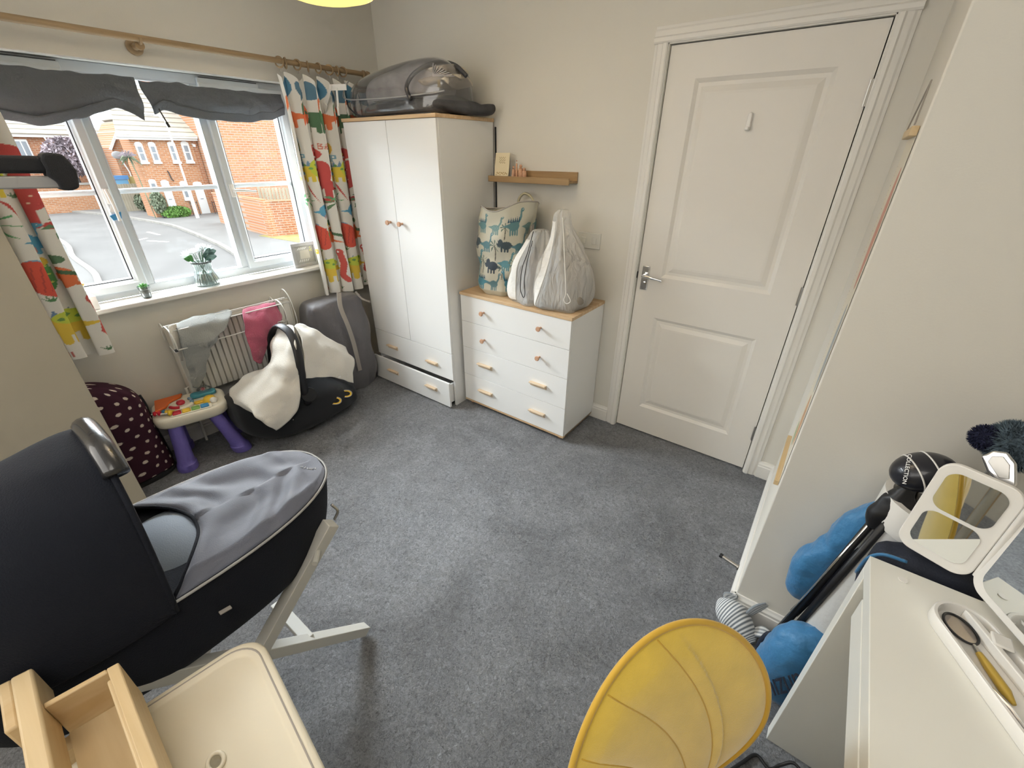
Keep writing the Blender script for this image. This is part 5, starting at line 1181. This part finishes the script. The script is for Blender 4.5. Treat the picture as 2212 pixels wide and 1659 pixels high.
def blobp(nm, pts, m_, par=t, e=2.6, fo_=.007):
    rg_ = dense([sring(c, a, b, n=40, e=e, ux=u) for c, a, b, u in pts], 7)
    return build(nm, MB().loft([[p+noise.noise_vector(p*22)*fo_+noise.noise_vector(p*48)*fo_*.35 for p in q] for q in rg_]), m_, par, smooth='all')
blobp('upper_pocket', [((3.075, -1.01, .30), .015, .02, (1, 0, 0)), ((3.062, -1.01, .34), .045, .040, (1, 0, 0)), ((3.068, -1.01, .45), .055, .045, (1, 0, 0)), ((3.095, -1.01, .55), .045, .042, (1, 0, 0)), ((3.115, -1.01, .64), .048, .042, (1, 0, 0)), ((3.14, -1.01, .72), .035, .032, (1, 0, 0)), ((3.15, -1.01, .76), .01, .01, (1, 0, 0))], 'golfb')
lpk = blobp('lower_pocket', [((3.085, -1.175, .04), .05, .03, (1, 0, 0)), ((3.082, -1.18, .06), .072, .055, (1, 0, 0)), ((3.085, -1.182, .16), .080, .066, (1, 0, 0)), ((3.095, -1.18, .26), .078, .062, (1, 0, 0)), ((3.11, -1.175, .33), .06, .045, (1, 0, 0)), ((3.12, -1.165, .36), .02, .02, (1, 0, 0))], 'golfb')
blobp('hood_panel', [((3.20, -1.20, .60), .04, .02, (1, 0, 0)), ((3.20, -1.205, .63), .085, .040, (1, 0, 0)), ((3.21, -1.205, .70), .095, .045, (1, 0, 0)), ((3.21, -1.205, .755), .090, .040, (1, 0, 0)), ((3.21, -1.205, .775), .04, .02, (1, 0, 0))], 'golfn')
build('hood_trim', MB().tube(spline([(3.108, -1.215, .66), (3.108, -1.235, .73), (3.125, -1.245, .765), (3.165, -1.247, .772)], 6), .004, 6), 'golfb', t, smooth='all')
for dx_, a_ in ((0, 0), (.020, .0)):
    build('stand_leg', MB().tube([(3.040+dx_, -1.105-dx_*.8, .17), (3.115+dx_*.8, -1.11-dx_, .775)], .0095, 8), 'black', t, smooth='all')
build('leg_highlight', MB().tube([(3.036, -1.112, .24), (3.106, -1.118, .74)], .003, 6), 'chrome', t, smooth='all')
blobp('leg_hinge', [((3.112, -1.11, .74), .012, .012, (1, 0, 0)), ((3.118, -1.11, .77), .026, .022, (1, 0, 0)), ((3.135, -1.11, .81), .034, .026, (1, 0, 0)), ((3.140, -1.10, .85), .022, .02, (1, 0, 0)), ((3.145, -1.10, .875), .010, .01, (1, 0, 0))], 'black')
build('strap', MB().tube(spline([(3.05, -1.13, .22), (3.02, -1.13, .20), (3.012, -1.14, .14), (3.03, -1.15, .09), (3.05, -1.15, .13)], 6), .010, 8), 'golfn', t, smooth='all')
build('carry_strap', MB().tube(spline([(3.062, -1.085, .30), (3.085, -1.095, .45), (3.12, -1.10, .62), (3.15, -1.12, .74)], 6), .013, 8), 'golfn', t, smooth='all')
# lettering on the lower pocket
fc = bpy.data.curves.new('pocket_lettering', 'FONT'); fc.body = 'mizuno'; fc.size = .085; fc.extrude = .0006; fc.shear = .3; fc.space_character = .95
fo = bpy.data.objects.new('pocket_lettering', fc); C.objects.link(fo); fc.materials.append(M['golfn'])
X_ = Vector((.32, -.16, .93)).normalized(); N_ = Vector((-.50, -.84, .2)); N_ = (N_-X_*N_.dot(X_)).normalized(); Y_ = N_.cross(X_)
fo = to_mesh(fo); fo.parent = t; fo.matrix_local = Matrix.Translation(Vector((3.062, -1.252, .075))-Vector((3.14, -1.12, 0))) @ Matrix((X_, Y_, N_)).transposed().to_4x4()
# clubs
def club(name, label, head_c, top_f):
    k = thing(name, label, 'golf club', head_c); return k
hc = Vector((3.150, -1.095, .918))
k = thing('driver_club', 'golf club under a black white-piped headcover marked COLLECTION', 'golf club', tuple(hc))
shaft_end = Vector((3.195, -1.075, .55))
build('shaft', MB().cyl(shaft_end, hc-Vector((-.01, 0, .03)), .006, n=10), 'steel', k, smooth=True)
mh = Matrix.Rotation(R(-28), 3, 'Y') @ Matrix.Rotation(R(20), 3, 'Z')
cvr = build('headcover', MB().ball(hc, (.062, .052, .044), 32, 20, mh), mat('black_vinyl', (.012, .013, .02), .35, coat=.3), k, smooth='all')
def onb(a, e, s_=1.0): return hc+mh @ Vector((.062*s_*math.cos(a)*math.cos(e), .052*s_*math.sin(a)*math.cos(e), .044*s_*math.sin(e)))
for off in (-.32, .22): build('white_piping', MB().tube([hc+mh @ (Vector((.062*math.sin(off), .0525*math.cos(off)*math.cos(a), .0445*math.cos(off)*math.sin(a)))) for a in [2*math.pi*q/40 for q in range(40)]], .0018, 6, closed=True), 'whitep', cvr, smooth='all')
fc = bpy.data.curves.new('cover_lettering', 'FONT'); fc.body = 'COLLECTION'; fc.size = .0115; fc.extrude = .0003; fc.align_x = 'CENTER'; fc.align_y = 'CENTER'
fo = bpy.data.objects.new('cover_lettering', fc); C.objects.link(fo); fc.materials.append(M['whitep']); fo = to_mesh(fo); fo.parent = cvr
cd = Vector((2.843, -2.287, 1.564)) - hc; N_ = (cd.normalized()*.8+Vector((-.6, 0, .1))).normalized(); X_ = Vector((.35, -.35, -.87)); X_ = (X_-N_*X_.dot(N_)).normalized(); Y_ = N_.cross(X_)
fo.matrix_local = Matrix.Translation(hc-Vector(ORG[k.name])+N_*.0555+X_*.009) @ Matrix((X_, Y_, N_)).transposed().to_4x4()
k = thing('iron_club', 'bare polished iron golf club head beside the fluffy headcover', 'golf club', (3.262, -1.12, .98))
build('shaft', MB().cyl((3.235, -1.08, .60), (3.268, -1.115, .955), .0055, n=10), 'steel', k, smooth=True)
ic = Vector((3.240, -1.135, .996)); iN = Vector((-.45, -.80, .40)).normalized(); iX = Vector((-.55, .1, .75)); iX = (iX-iN*iX.dot(iN)).normalized(); iY = iN.cross(iX)
build('iron_head', MB().oprism([(-.040, -.010), (-.030, -.018), (.010, -.026), (.034, -.020), (.040, .000), (.030, .020), (.0, .018), (-.036, .004)], -.006, .006, ic, iX, iY), 'chrome', k, bevel=.004, seg=3)
build('iron_cavity', MB().oprism([(-.020, -.010), (.008, -.017), (.026, -.012), (.028, .004), (.018, .012), (-.016, .004)], .0055, .0075, ic, iX, iY), 'steel', k, bevel=.001)
k = thing('fluffy_headcover_club', 'golf club wearing a fluffy blue grey animal headcover', 'golf club', (3.225, -1.04, 1.0))
build('shaft', MB().cyl((3.215, -1.06, .60), (3.262, -1.045, .97), .006, n=10), 'steel', k, smooth=True)
fcx = Vector((3.272, -1.045, 1.018))
def furball(c, r, n_, L, m_, nm, par, seed):
    q = random.Random(seed); mb = MB(); mb.ball(c, r*.9, 16, 10)
    for _ in range(n_):
        d = Vector((q.gauss(0, 1), q.gauss(0, 1), q.gauss(0, 1))).normalized(); p = c+d*r*.85; tt = d.orthogonal().normalized()
        tt = (Matrix.Rotation(q.random()*6.28, 3, d) @ tt); e = p+d*L+tt*L*.6; w = d.cross(tt)*.0022
        mb.add([p-w, p+w, e], [(0, 1, 2)])
    o = build(nm, mb, m_, par); tag(o, None, None, None, 'stuff'); return o
furball(fcx, .050, 2600, .016, 'fur', 'fluffy_fur', k, 1)
furball(fcx+Vector((-.048, .0, .000)), .026, 900, .010, 'furn', 'navy_fur', k, 2)

# whale soft toy by the skirting
t = thing('soft_toy', 'grey and white striped whale soft toy on the carpet by the wall corner', 'soft toy', (2.94, -1.03, 0))
wc = Vector((2.915, -1.010, .058))
wr = []
pth = [((2.868, -.985, .060), .010), ((2.874, -.988, .062), .030), ((2.895, -.998, .062), .047), ((2.925, -1.012, .060), .054), ((2.955, -1.030, .055), .046), ((2.985, -1.050, .045), .030), ((3.00, -1.062, .040), .014)]
P = spline([p for p, _ in pth], 14); rr = np.interp(np.linspace(0, 1, len(P)), np.linspace(0, 1, len(pth)), [r for _, r in pth]); n = 40; rings = []; col = []
for i, p in enumerate(P):
    d = (P[min(i+1, len(P)-1)]-P[max(i-1, 0)]).normalized(); sd = d.cross(Vector((0, 0, 1))).normalized(); u_ = sd.cross(d)
    rings.append([p+(sd*math.cos(a)+u_*math.sin(a))*float(rr[i]) for a in [2*math.pi*q/n for q in range(n)]])
    c_ = lin('#dfe1e2') if (i//2) % 2 else lin('#6c737a'); col += [c_]*n
build('body', MB().loft(rings), 'plush', t, smooth='all', paint=np.array(col, dtype=np.float32))
def fin(nm, a, b, w):
    a, b, w = Vector(a), Vector(b), Vector(w); cols = []
    for v in range(9):
        for u in range(7): cols.append(lin('#dfe1e2') if u % 2 else lin('#7d848a'))
    mb = MB().grid(6, 8, lambda u, v: a.lerp(b, v)+w*(u-.5)*(.35+1.1*math.sin(math.pi*min(1, v*.8+.15)))+Vector((0, 0, .008*math.sin(v*3))))
    build(nm, mb, 'plush', t, smooth='all', solid=.008, paint=np.array(cols, dtype=np.float32))
fin('tail_fin', (2.962, -1.000, .095), (3.005, -.962, .145), (.016, .016, -.02)); fin('tail_fin', (2.99, -1.035, .065), (3.045, -1.02, .075), (.002, .030, .004)); fin('side_fin', (2.885, -.972, .088), (2.905, -.968, .118), (.03, .004, 0))
for e_ in ((2.893, -1.036, .078), (2.881, -.962, .082)): build('eye', MB().ball(e_, .004), 'black', t, smooth='all')
tag(build('door_stop', MB().cyl((XR-.016, -.765, .055), (XR-.082, -.748, .055), .008, n=14).cyl((XR-.016, -.765, .055), (XR-.020, -.764, .055), .014, n=14), 'steel', smooth=True), 'metal door stop with black tip screwed to the skirting', 'door stop')
ds = [o for o in C.objects if o.name == 'door_stop'][0]
build('rubber_tip', MB().cyl((XR-.082, -.748, .055), (XR-.094, -.745, .055), .0095, n=14), 'black', ds, smooth=True)

# height chart hanging on the return wall
t = thing('height_chart', 'child height chart on two wooden rods hanging beside the door', 'height chart', (2.895, -.725, 1.1))
cv = Canvas(.29, 1.0, 116, 400, '#dcd6c6')
for k in range(116): pass
for k in range(60): cv.line([(.02 if k % 5 else .02, .22+k*.012), (.026 if k % 5 else .034, .22+k*.012)], .0014, '#5a4a3c')
cv.ell(.20, .78, .06, .15, '#c98f7e'); cv.ell(.21, .45, .05, .14, '#9aa2a8'); cv.ell(.2, .2, .06, .09, '#c9a07a'); cv.ell(.12, .1, .05, .04, '#9fb08a')
build('scroll', MB().grid(116, 400, lambda u, v: (2.9068, -.572-.330*u, .61+1.0*v)), 'paintg', t, paint=cv.flat())
build('bottom_rod', MB().box((2.893, -.890, .597), (2.9075, -.570, .617)), 'pine', t, bevel=.002)
build('top_rod', MB().box((2.893, -.890, 1.602), (2.9075, -.570, 1.622)), 'pine', t, bevel=.002)
build('cord', MB().tube([(2.897, -.87, 1.625), (2.902, -.725, 1.72), (2.897, -.58, 1.625)], .0018, 6), 'strap', t)

# pendant lamp shade
t = thing('pendant_lamp', 'glowing yellow drum pendant shade hanging at the top of the view', 'lamp', (1.42, -1.30, 1.965))
M['shade'] = mat('lit_shade', (.9, .75, .45), .8, emit=(1.0, .60, .12), estr=1.0)
build('diffuser', MB().lathe([(.001, 0), (.10, .004), (.135, .014)], (1.42, -1.30, 1.962), 40), mat('lit_diffuser', (.9, .8, .4), .8, emit=(1.0, .70, .16), estr=.95), t, smooth=True, solid=.002)
build('shade', MB().loft([[(1.42+r*math.cos(2*math.pi*k/40), -1.30+r*math.sin(2*math.pi*k/40), z) for k in range(40)] for r, z in ((.137, 1.976), (.145, 2.00), (.145, 2.14))], cap=False), 'shade', t, smooth=True, solid=.002)
build('flex', MB().cyl((1.42, -1.30, 2.13), (1.42, -1.30, H), .003, n=8), 'whitep', t); build('ceiling_rose', MB().cyl((1.42, -1.30, H-.025), (1.42, -1.30, H), .045, n=24), 'whitep', t, smooth=True)
build('bulb_holder', MB().cyl((1.42, -1.30, 2.09), (1.42, -1.30, 2.14), .018, n=16), 'whitep', t, smooth=True)

# ================================================================ STREET OUTSIDE
GZ = -2.70
M['asph'] = mat('asphalt', (.165, .16, .152), .95, var=.10, vscale=.5)
M['pave'] = mat('pavement', (.19, .185, .175), .95, var=.08, vscale=.8)
M['kerb'] = mat('kerb_stone', (.30, .285, .255), .9, var=.15, vscale=2)
M['brk'] = brick_mat('orange_brick', (.42, .19, .085), (.34, .14, .06), (.40, .30, .22), 'yz', 1.6)
M['brk2'] = brick_mat('deep_brick', (.36, .14, .06), (.27, .10, .045), (.36, .27, .20), 'yz', 1.6)
M['brkn'] = brick_mat('near_brick', (.44, .21, .10), (.36, .15, .07), (.36, .28, .22), 'yz', 2.0)
M['tile'] = mat('roof_tile', (.38, .35, .29), .9, var=.12, vscale=1.2)
M['whx'] = mat('white_trim', (.62, .62, .60), .6)
M['pane'] = mat('dark_pane', (.20, .22, .24), .2)
M['fenc'] = mat('pale_fence', (.36, .32, .24), .9, var=.12, vscale=1.5)
M['bush'] = mat('bush_green', (.12, .24, .05), .8, var=.4, vscale=2)
M['bushg'] = mat('bush_grey_green', (.17, .20, .13), .8, var=.4, vscale=2)
M['grassy'] = mat('dry_grass', (.30, .26, .09), .95, var=.2, vscale=2)
M['rail'] = mat('black_railing', (.05, .045, .045), .6)
struct('ground', MB().box((-130, -60, GZ-.2), (-.6, 90, GZ)), 'asph', 'pale grey asphalt road')
def poly_ground(name, pts, m_, z=.02, label=None):
    return struct(name, MB().prism(pts, GZ-.01, GZ+z), m_, label)
far_edge = [(-60, 2.6), (-49.6, 4.9), (-42.5, 6.6), (-37.5, 7.35), (-32.5, 7.75), (-29.1, 7.55), (-24.5, 7.05), (-20.5, 6.45), (-12, 4.6), (-6, 3.0)]
poly_ground('pavement', far_edge+[(-6, 40), (-60, 40)], 'pave', .10, 'far pavement')
near_edge = [(-60, 1.6), (-32.5, 2.2), (-28, 2.0), (-24.4, 1.5), (-20.5, 1.30), (-18.3, 1.0), (-14, .2), (-8, -1.6), (-4, -3)]
def kerbs(name, pts, label):
    P = spline([(a, b, GZ+.06) for a, b in pts], 4); i = 0; acc = struct(name, label=label); acc.location = (0, 0, 0)
    me = None; tot = 0
    for a, b in zip(P, P[1:]):
        L = (b-a).length; k = max(1, int(L/.915)); 
        for q in range(k):
            p0, p1 = a.lerp(b, q/k), a.lerp(b, (q+.97)/k)
            if tot < 150: build('kerb_stone', MB().beam(p0, p1, .20, .14), 'kerb', acc); tot += 1
kerbs('kerb_far', [p for p in far_edge if p[0] < -10 and p[0] > -52], 'pale kerb stones along the far pavement')
kerbs('kerb_near', [p for p in near_edge if p[0] < -12 and p[0] > -33], 'pale kerb stones along the near pavement')
poly_ground('pavement_near', near_edge+[(-4, -30), (-60, -30)], 'pave', .10, 'near pavement')
for a, b in (((-30.6, 6.05), (-28.9, 6.1)), ((-27.2, 5.05), (-26.0, 5.6)), ((-28.2, 5.3), (-27.7, 4.6))):
    tag(build('road_marking', MB().beam((a[0], a[1], GZ+.004), (b[0], b[1], GZ+.004), .16, .008), 'whx'), None); 
for i, o in enumerate([o for o in C.objects if o.name.startswith('road_marking')]): tag(o, None, None, None, 'structure')

def roof_courses(par, fn, n, m_='tile', th=.07):
    # fn(u,v) -> point on roof plane, v 0 eaves .. 1 ridge
    for k in range(n):
        v0, v1 = k/n, (k+1)/n+.012
        a, b, c, d = Vector(fn(0, v0)), Vector(fn(1, v0)), Vector(fn(1, v1)), Vector(fn(0, v1)); up_ = (b-a).cross(d-a).normalized()
        if up_.z < 0: up_ = -up_
        build('tile_course', MB().add([a+up_*th, b+up_*th, c+up_*.01, d+up_*.01, a-up_*.03, b-up_*.03, c-up_*.05, d-up_*.05], [(0, 1, 2, 3), (4, 7, 6, 5), (0, 4, 5, 1), (1, 5, 6, 2), (2, 6, 7, 3), (3, 7, 4, 0)]), m_, par)
def arched_window(par, x, y0, y1, z0, z1, sill=True, door=False):
    ym = (y0+y1)/2; w = y1-y0
    pts = [(y0, z0), (y1, z0), (y1, z1-.12)]+[(ym+w/2*math.cos(R(a)), z1-.12+.14*math.sin(R(a))) for a in range(20, 180, 20)]+[(y0, z1-.12)]
    f_ = build('front_door' if door else 'window', MB().prism(pts, x, x+.06, 'yzx'), 'whx', par)
    if not door:
        for a, b in ((z0+.10, (z0+z1)/2-.08), ((z0+z1)/2-.02, z1-.26)): build('pane', MB().box((x+.055, y0+w*.24, a), (x+.07, y1-w*.24, b)), 'pane', f_)
        build('sill', MB().box((x, y0-.03, z0-.14), (x+.14, y1+.03, z0)), 'whx', f_)
    else: build('letter_slot', MB().box((x+.055, ym-.1, z0+1.0), (x+.07, ym+.1, z0+1.05)), 'pane', f_)
    return f_
# house with four arched windows
t = thing('brick_house', 'orange brick house with four narrow arched windows behind the lamp post', 'house', (-38, 10.2, GZ))
hx_ = -36.66
build('wall', MB().box((-38.6, 8.42, GZ), (hx_, 12.35, 2.28)), 'brk', t)
build('quoin', MB().box((-37.5, 12.05, GZ), (hx_+.03, 12.36, 2.28)), 'brk2', t)
build('fascia', MB().box((hx_-.02, 7.75, 2.22), (hx_+.34, 12.35, 2.42)), 'whx', t)
build('gutter', MB().cyl((hx_+.40, 7.70, 2.40), (hx_+.40, 12.35, 2.40), .07, n=8), 'whx', t)
roof_courses(t, lambda u, v: (hx_+.42-5.2*v, 7.75+(4.7)*u+(1.7*v*(1-u)), 2.42+3.3*v), 11)
for (y0, y1, z0, z1) in ((8.62, 9.04, .92, 2.08), (9.36, 9.78, .92, 2.09), (10.50, 10.96, .92, 2.14), (11.32, 11.80, .92, 2.17), (8.64, 9.06, -1.22, -.16), (10.45, 10.92, -1.50, -.35)): arched_window(t, hx_, y0, y1, z0, z1)
arched_window(t, hx_, 11.28, 11.86, GZ+.1, -.42, door=True); arched_window(t, hx_, 9.32, 9.80, GZ+.2, -.24, door=True)
build('downpipe', MB().tube([(hx_+.08, 9.95, .35), (hx_+.08, 10.0, .25), (hx_+.08, 10.05, -.2), (hx_+.08, 10.15, -.3)], .04, 6), 'rail', t)
build('alarm_box', MB().prism([(12.02, 2.05), (12.22, 2.0), (12.18, 1.82), (12.04, 1.84)], hx_, hx_+.12, 'yzx'), 'whx', t)
# peach gable behind
t = thing('gable_house', 'peach brick gable with white barge boards left of the arched windows', 'house', (-44, 10.4, GZ))
build('wall', MB().prism([(9.15, GZ), (12.3, GZ), (12.3, 2.5), (10.45, 3.62), (9.15, 1.75)], -49.4, -44.02, 'yzx'), 'brkn', t)
build('barge_board', MB().beam((-43.9, 9.0, 1.62), (-43.9, 10.47, 3.78), .14, .16, up=(1, 0, 0)), 'whx', t); build('barge_board', MB().beam((-43.9, 10.43, 3.78), (-43.9, 12.0, 2.7), .14, .16, up=(1, 0, 0)), 'whx', t)
roof_courses(t, lambda u, v: (-44.1-5*u, 12.6-2.15*v, 2.35+1.43*v), 4)
# long house at the left
t = thing('long_house', 'long brick house with tiled roof at the far left of the street', 'house', (-52, 6.5, GZ))
build('wall', MB().box((-58, -4, GZ), (-50, 10.6, 2.55)), 'brk2', t)
build('fascia', MB().box((-50.0, -4.3, 2.46), (-49.6, 10.9, 2.66)), 'whx', t)
roof_courses(t, lambda u, v: (-49.55-4.6*v, -4.4+(15.4-4.2*v)*u, 2.66+2.6*v), 8)
f_ = build('window', MB().box((-50, 4.42, .86), (-49.9, 5.55, 2.30)), 'whx', t)
for k in range(3): build('pane', MB().box((-49.91, 4.52+.34*k, 1.0), (-49.88, 4.78+.34*k, 2.16)), 'pane', f_)
f_ = build('window', MB().box((-50, 9.70, 1.28), (-49.9, 10.20, 2.40)), 'whx', t); build('pane', MB().box((-49.91, 9.82, 1.42), (-49.88, 10.08, 2.26)), 'pane', f_)
f_ = build('window', MB().box((-50, 9.35, -.45), (-49.9, 9.95, .30)), 'whx', t); build('pane', MB().box((-49.91, 9.47, -.35), (-49.88, 9.83, .20)), 'pane', f_)
build('downpipe', MB().tube([(-49.5, 6.55, 2.5), (-49.5, 6.6, 2.3), (-49.85, 6.95, 1.9), (-49.85, 6.95, GZ)], .06, 6), 'whx', t)
# big blank gable at the right
t = thing('blank_gable_house', 'tall blank brick gable wall filling the right window light', 'house', (-34, 18, GZ))
build('gable_wall', MB().box((-44, 12.40, GZ), (-34, 30, 7.5)), 'brkn', t)
# street furniture
t = thing('street_lamp', 'slim white street lamp with a curved arm in front of the houses', 'lamp post', (-34.3, 10.1, GZ))
build('column', MB().tube([(-34.3, 10.12, GZ), (-34.3, 10.12, -.6), (-34.3, 10.10, -.55), (-34.3, 10.08, 2.9)], [.11, .11, .065, .05], 10), 'whx', t, smooth=True)
build('arm', MB().tube(spline([(-34.3, 10.08, 2.9), (-34.3, 10.02, 3.25), (-34.3, 9.80, 3.50), (-34.3, 9.45, 3.58)], 6), .045, 8), 'whx', t, smooth='all')
build('lantern', MB().ball((-34.3, 9.20, 3.60), (.14, .38, .08)), 'whx', t, smooth='all')
t = thing('garden_wall', 'low brick garden wall along the far left pavement', 'wall', (-46, 6, GZ))
build('brickwork', MB().box((-46.4, -6, GZ), (-46.1, 8.05, -.80)), 'brk', t); build('coping', MB().box((-46.5, -6, -.80), (-46.0, 8.15, -.66)), 'kerb', t)
t = thing('timber_fence', 'weathered timber fence beside the orange house', 'fence', (-43, 9.2, GZ))
for k in range(14): build('fence_board', MB().box((-42.6, 7.85+k*.165, GZ), (-42.55, 8.005+k*.165, -.68+.01*(k % 3))), 'fenc', t)
t = thing('beach_huts', 'row of blue and yellow garden sheds behind the timber fence', 'shed', (-44.5, 9, GZ))
build('blue_shed', MB().box((-43.4, 8.38, GZ), (-43.1, 9.15, -.40)), mat('shed_blue', (.16, .36, .55), .8), t); build('blue_roof', MB().box((-43.4, 8.30, -.38), (-43.05, 9.25, -.11)), mat('shed_roof', (.10, .25, .5), .8), t)
build('yellow_shed', MB().box((-43.6, 9.30, GZ), (-43.4, 11.0, -.20)), mat('shed_yellow', (.50, .42, .18), .8), t)
def foliage(nm, label, cat, c, r, n_, m_, leaf=.10, seed=0, squash=1):
    k = thing(nm, label, cat, (c[0], c[1], GZ)); q = random.Random(seed); mb = MB()
    for _ in range(n_):
        d = Vector((q.gauss(0, 1), q.gauss(0, 1), q.gauss(0, 1))).normalized()*(.35+.65*q.random()**.5); p = Vector(c)+Vector((d.x*r[0], d.y*r[1], d.z*r[2]))
        a = Vector((q.gauss(0, 1), q.gauss(0, 1), q.gauss(0, 1))).normalized()*leaf; b = a.orthogonal().normalized()*leaf*.5
        mb.add([p-a, p+b, p+a, p-b], [(0, 1, 2, 3)])
    tag(build('foliage', mb, m_, k), None, None, None, 'stuff'); build('trunk', MB().cyl((c[0], c[1], GZ), (c[0], c[1], c[2]), .08, n=8), 'rail', k); return k
M['blos'] = mat('purple_blossom', (.30, .25, .27), .9, var=.5, vscale=1.5)
foliage('blossom_tree', 'grey purple blossom tree in front of the long brick house', 'tree', (-46.8, 7.0, 1.1), (1.0, 1.5, 1.4), 2600, 'blos', .16, 3)
foliage('garden_bush', 'grey green shrub at the foot of the timber fence', 'bush', (-41.5, 9.1, -1.95), (.5, .45, .6), 700, 'bushg', .11, 5)
foliage('garden_bush', 'taller grey green shrub at the corner of the arched window house', 'bush', (-36.05, 8.62, -1.62), (.45, .45, .75), 900, 'bushg', .11, 6)
foliage('garden_bush', 'bright green low hedge bush by the pavement', 'bush', (-35.9, 9.45, -2.28), (.45, .95, .40), 1500, 'bush', .09, 7)
t = thing('palm_plant', 'spiky palm tree beside the peach gable', 'palm', (-36.3, 8.02, GZ))
build('trunk', MB().tube([(-36.3, 8.22, GZ), (-36.3, 8.10, .1), (-36.3, 7.98, 1.15)], .03, 8), 'bushg', t, smooth=True)
for k in range(26):
    a = k*2.4; e = -.6+1.9*(k/26); d = Vector((math.cos(a)*math.cos(e), math.sin(a)*math.cos(e), math.sin(e))); p = Vector((-36.3, 7.98, 1.2)); d = d*.8; w = d.cross(Vector((.3, .2, 1))).normalized()*.04
    build('palm_frond', MB().add([p-w, p+w, p+d*.45+w+Vector((0, 0, .05)), p+d*.85-Vector((0, 0, .25)), p+d*.45-w+Vector((0, 0, .05))], [(0, 1, 2, 3, 4)]), 'bushg' if k < 14 else 'blos', t)
t = thing('satellite_dish', 'grey satellite dish on a pole left of the palm', 'satellite dish', (-43.6, 9.25, GZ))
build('dish', MB().ball((-43.6, 9.25, 1.27), (.10, .38, .28), 16, 8), 'greyf', t, smooth='all'); build('pole', MB().tube([(-43.7, 9.3, 1.2), (-43.7, 9.5, .6), (-43.7, 9.62, .1), (-43.7, 9.62, GZ)], .055, 6), 'whx', t)
def railing(nm, label, ys, x, z1):
    k = thing(nm, label, 'railing', (x, (ys[0]+ys[-1])/2, GZ))
    for y in ys: build('upright', MB().cyl((x, y, GZ), (x, y, z1), .025, n=6), 'rail', k)
    build('top_rail', MB().cyl((x, ys[0], z1-.1), (x, ys[-1], z1-.1), .02, n=6), 'rail', k)
railing('garden_railing', 'black railings left of the white front door', [10.45, 10.6, 10.75, 10.9], -35.9, -1.65)
railing('garden_railing', 'black railings right of the white front door', [11.9, 12.05, 12.2, 12.35, 12.5], -35.9, -1.70)
t = thing('boundary_wall', 'low orange brick boundary wall on the street corner with brick pier', 'wall', (-24, 9.5, GZ))
def slab(nm, a, b, h0, h1, th, m_, z0=GZ):
    a, b = Vector((*a, 0)), Vector((*b, 0)); d = (b-a).normalized(); n_ = Vector((-d.y, d.x, 0))*th/2
    vs = [a-n_+Vector((0, 0, z0)), b-n_+Vector((0, 0, z0)), b+n_+Vector((0, 0, z0)), a+n_+Vector((0, 0, z0)), a-n_+Vector((0, 0, h0)), b-n_+Vector((0, 0, h1)), b+n_+Vector((0, 0, h1)), a+n_+Vector((0, 0, h0))]
    return build(nm, MB().add(vs, [(0, 3, 2, 1), (4, 5, 6, 7)]+[(i, (i+1) % 4, 4+(i+1) % 4, 4+i) for i in range(4)]), m_, t)
slab('wall_section', (-30.5, 10.2), (-22.9, 9.62), -.82, -.78, .24, 'brkn'); slab('wall_section', (-22.7, 9.75), (-22.3, 11.15), -.80, -.84, .24, 'brk2')
build('pier', MB().box((-22.95, 9.45, GZ), (-22.55, 9.80, -.76)), 'brk', t); slab('coping', (-30.5, 10.2), (-22.7, 9.62), -.74, -.70, .32, 'brk', -.82)
build('coping', MB().beam((-22.7, 9.7, -.77), (-22.3, 11.2, -.80), .32, .07), 'brk', t)
t = thing('board_fence', 'pale close board fence behind the brick boundary wall', 'fence', (-25.5, 12, GZ))
for k in range(22): build('fence_board', MB().box((-26.0+.12*k, 10.9+.15*k, GZ), (-25.96+.12*k, 11.04+.15*k, -.35 if k % 9 else -.25)), 'fenc', t)
build('arris_rail', MB().beam((-25.9, 10.9, -1.2), (-23.4, 14.1, -1.2), .06, .08), 'fenc', t)
poly_ground('grass_verge', [(-23.5, 9.2), (-19.0, 9.6), (-19.4, 16), (-23.0, 16)], 'grassy', .12, 'dry yellow verge')
